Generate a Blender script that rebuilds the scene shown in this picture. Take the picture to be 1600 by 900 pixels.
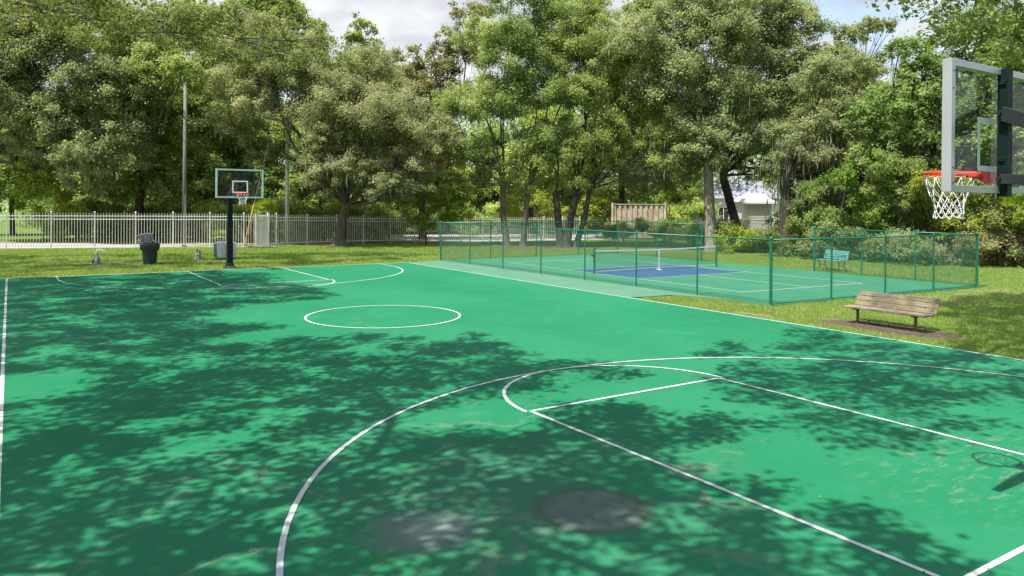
import bpy, math, random
import numpy as np
from mathutils import Matrix, Vector
R = math.radians
C = bpy.context.scene.collection
for o in list(bpy.data.objects): bpy.data.objects.remove(o)

# ------------------------------------------------------------ camera, sky, sun, exposure
F = 1189.73; PPY = -127.0
CAM = np.array([-7.6197, -2.7368, 2.7645]); YAW, PIT, ROL = .58274, -.0045, .00756
cy, sy = math.cos(YAW), math.sin(YAW); cp, sp = math.cos(PIT), math.sin(PIT)
FW = np.array([sy*cp, cy*cp, sp]); _r = np.array([cy, -sy, 0.]); _u = np.cross(_r, FW)
RT = math.cos(ROL)*_r + math.sin(ROL)*_u; UP = -math.sin(ROL)*_r + math.cos(ROL)*_u
cd = bpy.data.cameras.new('camera'); cam = bpy.data.objects.new('camera', cd); C.objects.link(cam)
cd.sensor_width = 36; cd.lens = 36*F/1600; cd.shift_y = PPY/1600; cd.clip_start = .05; cd.clip_end = 2000
M = Matrix(((RT[0], UP[0], -FW[0], CAM[0]), (RT[1], UP[1], -FW[1], CAM[1]), (RT[2], UP[2], -FW[2], CAM[2]), (0, 0, 0, 1)))
cam.matrix_world = M
sc = bpy.context.scene; sc.camera = cam
SUND = np.array([1.41, .18, -3.09]); SUND /= np.linalg.norm(SUND)
ELEV = math.asin(-SUND[2]); AZ = math.atan2(-SUND[0], -SUND[1])      # azimuth from +y clockwise towards +x
w = bpy.data.worlds.new('World'); sc.world = w; w.use_nodes = True
nt = w.node_tree; bg = nt.nodes['Background']
sky = nt.nodes.new('ShaderNodeTexSky'); sky.sky_type = 'NISHITA'; sky.sun_disc = False
sky.sun_elevation = ELEV; sky.sun_rotation = AZ; sky.air_density = 1.0; sky.dust_density = 1.5
tc = nt.nodes.new('ShaderNodeTexCoord')
mp = nt.nodes.new('ShaderNodeMapping'); mp.inputs['Scale'].default_value = (1, 1, 2.6)
nz = nt.nodes.new('ShaderNodeTexNoise'); nz.inputs['Scale'].default_value = 3.2; nz.inputs['Detail'].default_value = 8; nz.inputs['Roughness'].default_value = .55
rp = nt.nodes.new('ShaderNodeValToRGB'); rp.color_ramp.elements[0].position = .33; rp.color_ramp.elements[1].position = .44
nz2 = nt.nodes.new('ShaderNodeTexNoise'); nz2.inputs['Scale'].default_value = 7; nz2.inputs['Detail'].default_value = 7
rp2 = nt.nodes.new('ShaderNodeValToRGB'); rp2.color_ramp.elements[0].position = .36; rp2.color_ramp.elements[1].position = .62
rp2.color_ramp.elements[0].color = (2.0, 2.2, 2.5, 1); rp2.color_ramp.elements[1].color = (3.5, 3.55, 3.6, 1)
mx = nt.nodes.new('ShaderNodeMixRGB')
nt.links.new(tc.outputs['Generated'], mp.inputs[0]); nt.links.new(mp.outputs[0], nz.inputs[0]); nt.links.new(mp.outputs[0], nz2.inputs[0])
nt.links.new(nz.outputs[0], rp.inputs[0]); nt.links.new(nz2.outputs[0], rp2.inputs[0])
sx_ = nt.nodes.new('ShaderNodeSeparateXYZ'); nt.links.new(tc.outputs['Generated'], sx_.inputs[0])
hi = nt.nodes.new('ShaderNodeMapRange'); hi.inputs[1].default_value = .8; hi.inputs[2].default_value = .5; nt.links.new(sx_.outputs[2], hi.inputs[0])
cm = nt.nodes.new('ShaderNodeMath'); cm.operation = 'MULTIPLY'; nt.links.new(rp.outputs[0], cm.inputs[0]); nt.links.new(hi.outputs[0], cm.inputs[1])
nt.links.new(cm.outputs[0], mx.inputs[0]); nt.links.new(sky.outputs[0], mx.inputs[1]); nt.links.new(rp2.outputs[0], mx.inputs[2])
nt.links.new(mx.outputs[0], bg.inputs[0]); bg.inputs[1].default_value = .15
sd = bpy.data.lights.new('sun', 'SUN'); sd.energy = 4.8; sd.angle = R(.53); sd.color = (1, .955, .88)
so = bpy.data.objects.new('sun', sd); C.objects.link(so)
so.rotation_euler = Vector(SUND).to_track_quat('-Z', 'Y').to_euler()
sc.view_settings.view_transform = 'Standard'; sc.view_settings.look = 'None'
sc.view_settings.gamma = 1; sc.view_settings.use_curve_mapping = False; sc.view_settings.exposure = .97
sc.render.engine = 'CYCLES'

# ------------------------------------------------------------ helpers: points
def ray(x, y): return FW + RT*(x-800)/F - UP*(y-450-PPY)/F
def G(x, y, z=0.):
    d = ray(x, y); return CAM + d*(z-CAM[2])/d[2]
def at(x, y, D): return CAM + ray(x, y)*D
def depth(p): return float((np.array(p)-CAM) @ FW)
def pxl(P):
    d = np.array(P)-CAM; k = d @ FW; return 800+F*(d @ RT)/k

# ------------------------------------------------------------ helpers: meshes
class MB:
    def __init__(s): s.v = []; s.f = []; s.n = 0; s.mi = []
    def add(s, v, f, m=0):
        v = np.asarray(v, float); s.v.append(v)
        for q in f: s.f.append(tuple(int(i)+s.n for i in q)); s.mi.append(m)
        s.n += len(v)
    def box(s, a, b, m=0, rot=None, c=None):
        (x0, y0, z0), (x1, y1, z1) = a, b
        v = np.array([(x0,y0,z0),(x1,y0,z0),(x1,y1,z0),(x0,y1,z0),(x0,y0,z1),(x1,y0,z1),(x1,y1,z1),(x0,y1,z1)], float)
        if rot is not None:
            c = np.array(c if c is not None else v.mean(0)); v = (v-c) @ np.array(rot).T + c
        s.add(v, [(0,3,2,1),(4,5,6,7),(0,1,5,4),(1,2,6,5),(2,3,7,6),(3,0,4,7)], m)
    def beam(s, p, q, wd, ht, m=0, up=(0,0,1)):
        p = np.array(p, float); q = np.array(q, float); d = q-p; L = np.linalg.norm(d); d /= L
        up = np.array(up, float)
        if abs(d @ up) > .98: up = np.array([0, 1., 0])
        a = np.cross(d, up); a /= np.linalg.norm(a); b = np.cross(a, d)
        v = [e + a*i*wd/2 + b*j*ht/2 for e in (p, q) for i, j in ((-1,-1),(1,-1),(1,1),(-1,1))]
        s.add(v, [(0,1,2,3),(7,6,5,4),(0,4,5,1),(1,5,6,2),(2,6,7,3),(3,7,4,0)], m)
    def tube(s, pts, rad, n=8, m=0, cap=True, closed=False):
        P = np.array(pts, float); k = len(P); rad = np.broadcast_to(np.array(rad, float), (k,))
        T = np.gradient(P, axis=0) if not closed else np.roll(P, -1, 0)-np.roll(P, 1, 0)
        T /= np.linalg.norm(T, axis=1)[:, None]+1e-12
        ref = np.array([0, 0, 1.]) if abs(T[0][2]) < .9 else np.array([1., 0, 0])
        vs = []; a = np.cross(T[0], ref); a /= np.linalg.norm(a)
        th = np.arange(n)*2*math.pi/n
        for i in range(k):
            a = a - T[i]*(a @ T[i]); a /= np.linalg.norm(a)+1e-12; b = np.cross(T[i], a)
            vs.append(P[i] + rad[i]*(np.cos(th)[:, None]*a + np.sin(th)[:, None]*b))
        f = []
        for i in range(k if closed else k-1):
            i2 = (i+1) % k
            for j in range(n): f.append((i*n+j, i*n+(j+1) % n, i2*n+(j+1) % n, i2*n+j))
        if cap and not closed: f += [tuple(range(n))[::-1], tuple((k-1)*n+j for j in range(n))]
        s.add(np.concatenate(vs), f, m)
    def lathe(s, prof, c=(0, 0, 0), n=20, m=0, sq=None):
        th = np.arange(n)*2*math.pi/n; vs = []
        for r_, z in prof:
            x, y = np.cos(th), np.sin(th)
            if sq: k = (np.abs(x)**sq+np.abs(y)**sq)**(-1/sq); x, y = x*k, y*k
            vs.append(np.stack([r_*x, r_*y, 0*th+z], 1))
        f = [(i*n+j, i*n+(j+1) % n, (i+1)*n+(j+1) % n, (i+1)*n+j) for i in range(len(prof)-1) for j in range(n)]
        f += [tuple(range(n))[::-1], tuple((len(prof)-1)*n+j for j in range(n))]
        s.add(np.concatenate(vs)+np.array(c), f, m)
    def poly(s, pts, z=0., m=0):
        s.add([(p[0], p[1], z) for p in pts], [tuple(range(len(pts)))], m)
    def build(s, name, mats, parent=None, smooth=False, bevel=0, loc=None):
        me = bpy.data.meshes.new(name); v = np.concatenate(s.v)
        if loc is not None: v = v-np.array(loc)
        me.from_pydata(v.tolist(), [], s.f)
        for m in (mats if isinstance(mats, (list, tuple)) else [mats]): me.materials.append(m)
        if max(s.mi) > 0: me.polygons.foreach_set('material_index', s.mi)
        if smooth: me.polygons.foreach_set('use_smooth', [True]*len(me.polygons))
        me.update(); o = bpy.data.objects.new(name, me); C.objects.link(o)
        if parent: o.parent = parent
        if loc is not None: o.location = loc
        if bevel:
            b = o.modifiers.new('bevel', 'BEVEL'); b.width = bevel; b.segments = 2; b.limit_method = 'ANGLE'
        return o

def prisms(P, Q, rad, rng=None):
    """many thin 3-sided wires from P[i] to Q[i]: arrays"""
    P = np.asarray(P, float); Q = np.asarray(Q, float); d = Q-P; d /= np.linalg.norm(d, axis=1)[:, None]+1e-12
    ref = np.where(np.abs(d[:, 2:3]) < .9, np.array([[0, 0, 1.]]), np.array([[1., 0, 0]]))
    a = np.cross(d, ref); a /= np.linalg.norm(a, axis=1)[:, None]; b = np.cross(d, a)
    vs = []
    for E in (P, Q):
        for t in (0, 2.094, 4.189): vs.append(E+rad*(math.cos(t)*a+math.sin(t)*b))
    V = np.stack(vs, 1).reshape(-1, 3); k = np.arange(len(P))[:, None]*6
    Fq = np.concatenate([k+np.array([[0, 1, 4, 3]]), k+np.array([[1, 2, 5, 4]]), k+np.array([[2, 0, 3, 5]])])
    return V, Fq
def fast(name, V, Fq, mat, parent=None, attr=None, smooth=False, loc=None):
    """V (n,3), Fq (m,k) -> mesh object, quickly"""
    me = bpy.data.meshes.new(name); k = Fq.shape[1]
    if loc is not None: V = V-np.array(loc)
    me.vertices.add(len(V)); me.vertices.foreach_set('co', V.astype(np.float32).ravel())
    me.loops.add(Fq.size); me.loops.foreach_set('vertex_index', Fq.astype(np.int32).ravel())
    me.polygons.add(len(Fq)); me.polygons.foreach_set('loop_start', (np.arange(len(Fq))*k).astype(np.int32))
    me.polygons.foreach_set('loop_total', np.full(len(Fq), k, np.int32))
    if smooth: me.polygons.foreach_set('use_smooth', np.ones(len(Fq), bool))
    me.materials.append(mat); me.update(calc_edges=True)
    if attr is not None:
        a = me.attributes.new('v', 'FLOAT', 'FACE'); a.data.foreach_set('value', attr.astype(np.float32))
    o = bpy.data.objects.new(name, me); C.objects.link(o)
    if parent: o.parent = parent
    if loc is not None: o.location = loc
    return o
def tag(o, label=None, cat=None, group=None, kind=None):
    if label: o['label'] = label
    if cat: o['category'] = cat
    if group: o['group'] = group
    if kind: o['kind'] = kind
    return o
def thing(name, loc, label, cat, group=None, rz=0):
    o = bpy.data.objects.new(name, None); C.objects.link(o); o.location = loc; o.rotation_euler.z = rz
    o.empty_display_size = .3
    return tag(o, label, cat, group)
def local(o, root):        # child built in world coordinates under an unrotated root
    o.parent = root; o.location = -Vector(root.location)+o.location; return o

# ------------------------------------------------------------ helpers: materials
def newmat(name):
    m = bpy.data.materials.new(name); m.use_nodes = True; return m, m.node_tree, m.node_tree.nodes['Principled BSDF']
def mixc(nt, fac, a, b, mode='MIX'):
    n = nt.nodes.new('ShaderNodeMixRGB'); n.blend_type = mode
    for i, x in ((0, fac), (1, a), (2, b)):
        if isinstance(x, (int, float)): n.inputs[i].default_value = x
        elif isinstance(x, tuple): n.inputs[i].default_value = (*x[:3], 1)
        else: nt.links.new(x, n.inputs[i])
    return n.outputs[0]
def math_(nt, op, a, b=None, c=None, clamp=False):
    n = nt.nodes.new('ShaderNodeMath'); n.operation = op; n.use_clamp = clamp
    for i, x in enumerate((a, b, c)):
        if x is None: continue
        if isinstance(x, (int, float)): n.inputs[i].default_value = x
        else: nt.links.new(x, n.inputs[i])
    return n.outputs[0]
def noise(nt, scale, detail=4, rough=.5, vec=None, stretch=None, dist=0, out=0):
    n = nt.nodes.new('ShaderNodeTexNoise'); n.inputs['Scale'].default_value = scale; n.inputs['Detail'].default_value = detail
    n.inputs['Roughness'].default_value = rough; n.inputs['Distortion'].default_value = dist
    if vec is None: vec = objco(nt)
    if stretch:
        mpn = nt.nodes.new('ShaderNodeMapping'); mpn.inputs['Scale'].default_value = stretch; nt.links.new(vec, mpn.inputs[0]); vec = mpn.outputs[0]
    nt.links.new(vec, n.inputs['Vector']); return n.outputs[out]
def objco(nt):
    for n in nt.nodes:
        if n.type == 'TEX_COORD': return n.outputs['Object']
    return nt.nodes.new('ShaderNodeTexCoord').outputs['Object']
def ramp(nt, v, lo, hi):
    n = nt.nodes.new('ShaderNodeMapRange'); n.inputs[1].default_value = lo; n.inputs[2].default_value = hi; n.clamp = True
    nt.links.new(v, n.inputs[0]); return n.outputs[0]
def ell(nt, c, rx, ry, rot=0, soft=.3, wob=.25, wscale=2.5):
    """soft elliptical mask round a ground point, with a wobbly outline"""
    m = nt.nodes.new('ShaderNodeMapping'); m.vector_type = 'TEXTURE'; m.inputs['Location'].default_value = (c[0], c[1], 0)
    m.inputs['Rotation'].default_value = (0, 0, rot); m.inputs['Scale'].default_value = (rx, ry, 1e6)
    nt.links.new(objco(nt), m.inputs[0])
    l = nt.nodes.new('ShaderNodeVectorMath'); l.operation = 'LENGTH'; nt.links.new(m.outputs[0], l.inputs[0])
    d = math_(nt, 'ADD', l.outputs['Value'], math_(nt, 'MULTIPLY', math_(nt, 'SUBTRACT', noise(nt, wscale, 4), .5), wob*2))
    n = nt.nodes.new('ShaderNodeMapRange'); n.clamp = True; n.inputs[1].default_value = 1+soft/2; n.inputs[2].default_value = 1-soft/2
    nt.links.new(d, n.inputs[0]); return n.outputs[0]
def bump(nt, b, h, dist, strength=1.):
    n = nt.nodes.new('ShaderNodeBump'); n.inputs['Strength'].default_value = strength; n.inputs['Distance'].default_value = dist
    nt.links.new(h, n.inputs['Height']); nt.links.new(n.outputs[0], b.inputs['Normal'])
def simple(name, col, rough=.5, metal=0, var=.15, scale=8, spec=.5, bumpd=0, bscale=60, stretch=None, col2=None):
    m, nt, b = newmat(name)
    n = noise(nt, scale, 6, .6, stretch=stretch)
    dark = tuple(c*(1-var) for c in col) if col2 is None else col2
    nt.links.new(mixc(nt, ramp(nt, n, .3, .7), dark, tuple(min(1, c*(1+var)) for c in col)), b.inputs['Base Color'])
    b.inputs['Roughness'].default_value = rough; b.inputs['Metallic'].default_value = metal; b.inputs['Specular IOR Level'].default_value = spec
    if bumpd: bump(nt, b, noise(nt, bscale, 4, stretch=stretch), bumpd)
    return m

def court_mat():
    m, nt, b = newmat('court_green')
    big = noise(nt, .35, 5, .55); mid = noise(nt, 2.2, 6, .65); fine = noise(nt, 60, 4, .6)
    scuff = noise(nt, 1.3, 8, .7, stretch=(.35, 1.6, 1))
    col = mixc(nt, ramp(nt, big, .3, .7), (.011, .136, .060), (.016, .160, .073))
    col = mixc(nt, math_(nt, 'MULTIPLY', ramp(nt, mid, .5, .75), .22), col, (.06, .19, .115))
    col = mixc(nt, math_(nt, 'MULTIPLY', ramp(nt, scuff, .60, .72), .35), col, (.11, .22, .145))
    col = mixc(nt, math_(nt, 'MULTIPLY', ramp(nt, fine, .62, .8), .25), col, (.10, .24, .15))
    # dried-puddle rims and dirt washed over the near end
    cont = noise(nt, .42, 5, .55, dist=.4)
    line = ramp(nt, math_(nt, 'ABSOLUTE', math_(nt, 'SUBTRACT', cont, .53)), 0.016, .001)
    near = ell(nt, (-4.2, 3.4), 3.0, 2.6, soft=.7)
    col = mixc(nt, math_(nt, 'MULTIPLY', math_(nt, 'MULTIPLY', line, near), math_(nt, 'MULTIPLY', ramp(nt, mid, .36, .52), .75)), col, (.17, .17, .13))
    dirt = math_(nt, 'MULTIPLY', near, ramp(nt, noise(nt, .9, 7, .65), .48, .70))
    col = mixc(nt, math_(nt, 'MULTIPLY', dirt, .55), col, (.055, .105, .07))
    for c, rr, am in (((-4.0, 2.9), .95, .5), ((-3.3, 3.9), .9, .45)):
        col = mixc(nt, math_(nt, 'MULTIPLY', ell(nt, c, rr*1.2, rr*.8, soft=.8, wob=.6), am), col, (.045, .12, .08))
    vor = nt.nodes.new('ShaderNodeTexVoronoi'); vor.feature = 'DISTANCE_TO_EDGE'; vor.inputs['Scale'].default_value = .17
    wv = nt.nodes.new('ShaderNodeVectorMath'); wv.operation = 'MULTIPLY_ADD'; nt.links.new(noise(nt, 1.1, 7, .6, out=1), wv.inputs[0]); wv.inputs[1].default_value = (1.1, 1.1, 0); nt.links.new(objco(nt), wv.inputs[2])
    nt.links.new(wv.outputs[0], vor.inputs['Vector'])
    crack = math_(nt, 'MULTIPLY', ramp(nt, vor.outputs['Distance'], .0035, .0005), ramp(nt, noise(nt, .5, 4), .50, .60))
    col = mixc(nt, math_(nt, 'MULTIPLY', crack, .55), col, (.10, .15, .11))
    grit = ramp(nt, noise(nt, 170, 2, .5), .70, .76); col = mixc(nt, math_(nt, 'MULTIPLY', grit, .5), col, (.16, .24, .17))
    patch = ramp(nt, noise(nt, .16, 3, .5), .46, .54); col = mixc(nt, math_(nt, 'MULTIPLY', patch, .3), col, (.03, .18, .095))
    # scuffs under the near hoop
    sc1 = math_(nt, 'MULTIPLY', ell(nt, (1.2, 1.0), 1.5, 1.2, soft=.8), ramp(nt, noise(nt, 5, 7, .7, stretch=(.6, 1.5, 1)), .52, .66))
    col = mixc(nt, math_(nt, 'MULTIPLY', sc1, .5), col, (.19, .22, .15))
    ring = math_(nt, 'MULTIPLY', ell(nt, (-4.95, 2.85), .70, .42, rot=-.5, soft=.6, wob=.45), .55)
    col = mixc(nt, ring, col, (.02, .18, .065))
    ring2 = math_(nt, 'MULTIPLY', ell(nt, (-3.2, 2.62), .56, .54, soft=.18, wob=.10), .6)
    col = mixc(nt, ring2, col, (.06, .08, .05))
    p1 = ell(nt, (-4.70, 3.03), .47, .42, rot=-.5, soft=.6, wob=.45, wscale=3.2)
    p2 = ell(nt, (-3.22, 2.58), .45, .45, soft=.16, wob=.07)
    p3 = ell(nt, (-4.62, 3.0), .24, .2, soft=.9, wob=.3)
    col = mixc(nt, math_(nt, 'MULTIPLY', p1, .85), col, (.10, .15, .13)); col = mixc(nt, math_(nt, 'MULTIPLY', p3, .6), col, (.20, .235, .225))  # grey puddle stain, with sky reflection painted in, palest at its centre
    col = mixc(nt, math_(nt, 'MULTIPLY', p2, .88), col, mixc(nt, ramp(nt, noise(nt, 7, 5), .3, .7), (.07, .105, .09), (.11, .145, .13)))
    nt.links.new(col, b.inputs['Base Color'])
    nt.links.new(math_(nt, 'ADD', .50, math_(nt, 'MULTIPLY', mid, .2)), b.inputs['Roughness'])
    b.inputs['Specular IOR Level'].default_value = .06
    bump(nt, b, math_(nt, 'ADD', noise(nt, 260, 3), math_(nt, 'MULTIPLY', noise(nt, 40, 3), .7)), .0012, .7)
    return m
def worn_paint(name, col, col2, rough=.6):
    m, nt, b = newmat(name)
    n1 = noise(nt, .8, 7, .65); n2 = noise(nt, 14, 6, .6); n3 = noise(nt, 2.0, 8, .7, stretch=(.4, 1.4, 1))
    c = mixc(nt, ramp(nt, n1, .32, .68), col, col2)
    c = mixc(nt, math_(nt, 'MULTIPLY', ramp(nt, n3, .55, .7), .3), c, tuple(min(1, x*1.25+.03) for x in col2))
    c = mixc(nt, math_(nt, 'MULTIPLY', ramp(nt, n2, .6, .75), .2), c, tuple(x*.7 for x in col))
    nt.links.new(c, b.inputs['Base Color']); b.inputs['Roughness'].default_value = rough; b.inputs['Specular IOR Level'].default_value = .3
    bump(nt, b, noise(nt, 200, 3), .001, .6); return m
MULCH = [((9.1, 7.05), .75, 1.75, 0), (G(234, 412), 1.1, .45, 0), (G(158, 411), 1.1, .5, 0), (G(530, 383), 1.6, 1.0, 0), (G(880, 386), 4.5, 1.3, 0), (G(800, 386), 2.2, 1., 0),
         (G(309, 407), .5, .3, 0)]
def grass_mat():
    m, nt, b = newmat('lawn')
    n1 = noise(nt, .25, 6, .6); n2 = noise(nt, 3.5, 7, .7); n3 = noise(nt, 40, 6, .7)
    c = mixc(nt, ramp(nt, n1, .35, .65), (.10, .18, .032), (.145, .215, .04))
    c = mixc(nt, math_(nt, 'MULTIPLY', ramp(nt, n2, .45, .7), .6), c, (.19, .235, .055))
    c = mixc(nt, ramp(nt, n3, .35, .75), mixc(nt, .35, c, (.05, .075, .015)), c)
    # dry straw-coloured edge along the court and bare soil
    edge = ell(nt, (9.3, 10.3), 1.9, 4.2, soft=.8, wob=.45, wscale=1.2)
    edge2 = ell(nt, (17, 9.4), 5.5, .9, soft=.9, wob=.5, wscale=1.2)
    dry = math_(nt, 'MULTIPLY', math_(nt, 'MAXIMUM', edge, edge2), ramp(nt, noise(nt, 2.2, 6, .65), .40, .62))
    c = mixc(nt, math_(nt, 'MULTIPLY', dry, .6), c, (.33, .27, .14))
    # back edge strip
    yb = nt.nodes.new('ShaderNodeSeparateXYZ'); nt.links.new(objco(nt), yb.inputs[0])
    e3 = math_(nt, 'MULTIPLY', ramp(nt, math_(nt, 'ABSOLUTE', math_(nt, 'SUBTRACT', yb.outputs[1], 29.7)), .7, .1), ramp(nt, noise(nt, 1.7, 6), .4, .6))
    c = mixc(nt, math_(nt, 'MULTIPLY', e3, .6), c, (.25, .19, .10))
    soil = mixc(nt, ramp(nt, noise(nt, 9, 8, .75), .35, .65), (.065, .05, .036), (.17, .13, .095))
    for cc, rx, ry, ro in MULCH:
        c = mixc(nt, ell(nt, cc, rx, ry, ro, soft=.5, wob=.3, wscale=2), c, soil)
    lit = ell(nt, (13, 49), 8, 3.2, soft=.6, wob=.25, wscale=.5)
    c = mixc(nt, math_(nt, 'MULTIPLY', lit, .85), c, mixc(nt, ramp(nt, noise(nt, 6, 8, .7), .35, .65), (.20, .13, .075), (.36, .27, .18)))
    wood = ell(nt, (50, 75), 62, 20, rot=-.62, soft=.3, wob=.1, wscale=.2)
    c = mixc(nt, math_(nt, 'MULTIPLY', wood, .8), c, soil)
    nt.links.new(c, b.inputs['Base Color']); b.inputs['Roughness'].default_value = .9; b.inputs['Specular IOR Level'].default_value = .15
    bump(nt, b, math_(nt, 'ADD', n3, noise(nt, 90, 4)), .05, .8); return m
def leaf_mat(name, cols, trans=.56, rough=.5):
    """cols: three base colours spread by the leaf's own random value; object colour tints the tree"""
    m, nt, b = newmat(name)
    a = nt.nodes.new('ShaderNodeAttribute'); a.attribute_name = 'v'
    r_ = nt.nodes.new('ShaderNodeValToRGB'); el = r_.color_ramp.elements
    el[0].position = .1; el[0].color = (*cols[0], 1); el[1].position = .9; el[1].color = (*cols[2], 1)
    e = el.new(.5); e.color = (*cols[1], 1)
    nt.links.new(a.outputs['Fac'], r_.inputs[0])
    oi = nt.nodes.new('ShaderNodeObjectInfo')
    c = mixc(nt, 1., r_.outputs[0], oi.outputs['Color'], 'MULTIPLY')
    nt.links.new(c, b.inputs['Base Color']); b.inputs['Roughness'].default_value = .6; b.inputs['Specular IOR Level'].default_value = .2
    t = nt.nodes.new('ShaderNodeBsdfTranslucent'); nt.links.new(mixc(nt, 1., c, (1.22, 1.12, .72), 'MULTIPLY'), t.inputs[0])
    ms = nt.nodes.new('ShaderNodeMixShader'); ms.inputs[0].default_value = trans
    nt.links.new(b.outputs[0], ms.inputs[1]); nt.links.new(t.outputs[0], ms.inputs[2])
    nt.links.new(ms.outputs[0], nt.nodes['Material Output'].inputs['Surface']); return m
def bark_mat(name, a, c):
    m, nt, b = newmat(name)
    n = noise(nt, 3.5, 8, .7, stretch=(2.2, 2.2, .6)); n2 = noise(nt, .8, 4)
    col = mixc(nt, ramp(nt, n, .35, .65), a, c); col = mixc(nt, math_(nt, 'MULTIPLY', ramp(nt, n2, .5, .65), .5), col, (.16, .17, .13))
    nt.links.new(col, b.inputs['Base Color']); b.inputs['Roughness'].default_value = .9
    bump(nt, b, noise(nt, 9, 6, .7, stretch=(2.5, 2.5, .5)), .05); return m
def plank_mat(name, a, c, d, axis=1):
    m, nt, b = newmat(name); st = [9, 9, 9]; st[axis] = .9
    n = noise(nt, 3, 8, .7, stretch=tuple(st)); n2 = noise(nt, 1.8, 4)
    col = mixc(nt, ramp(nt, n, .36, .64), a, c); col = mixc(nt, math_(nt, 'MULTIPLY', ramp(nt, n2, .48, .60), .8), col, d); col = mixc(nt, math_(nt, 'MULTIPLY', ramp(nt, noise(nt, 2.7, 5), .55, .68), .6), col, tuple(x*.6 for x in a))
    nt.links.new(col, b.inputs['Base Color']); b.inputs['Roughness'].default_value = .85
    bump(nt, b, n, .004); return m
def glass_mat():
    m, nt, b = newmat('clear_board'); N = nt.nodes; out = N['Material Output']
    tr = N.new('ShaderNodeBsdfTransparent'); tr.inputs[0].default_value = (.93, .96, .95, 1)
    gl = N.new('ShaderNodeBsdfGlossy'); gl.inputs['Roughness'].default_value = .04
    fr = N.new('ShaderNodeFresnel'); fr.inputs[0].default_value = 1.45
    ms = N.new('ShaderNodeMixShader')
    nt.links.new(math_(nt, 'MULTIPLY', fr.outputs[0], .10), ms.inputs[0]); nt.links.new(tr.outputs[0], ms.inputs[1]); nt.links.new(gl.outputs[0], ms.inputs[2])
    df = N.new('ShaderNodeBsdfDiffuse'); df.inputs[0].default_value = (.5, .55, .55, 1)
    m2 = N.new('ShaderNodeMixShader'); nt.links.new(math_(nt, 'MULTIPLY', noise(nt, 3, 5), .02), m2.inputs[0])
    nt.links.new(ms.outputs[0], m2.inputs[1]); nt.links.new(df.outputs[0], m2.inputs[2])
    nt.links.new(m2.outputs[0], out.inputs['Surface']); return m

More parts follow.
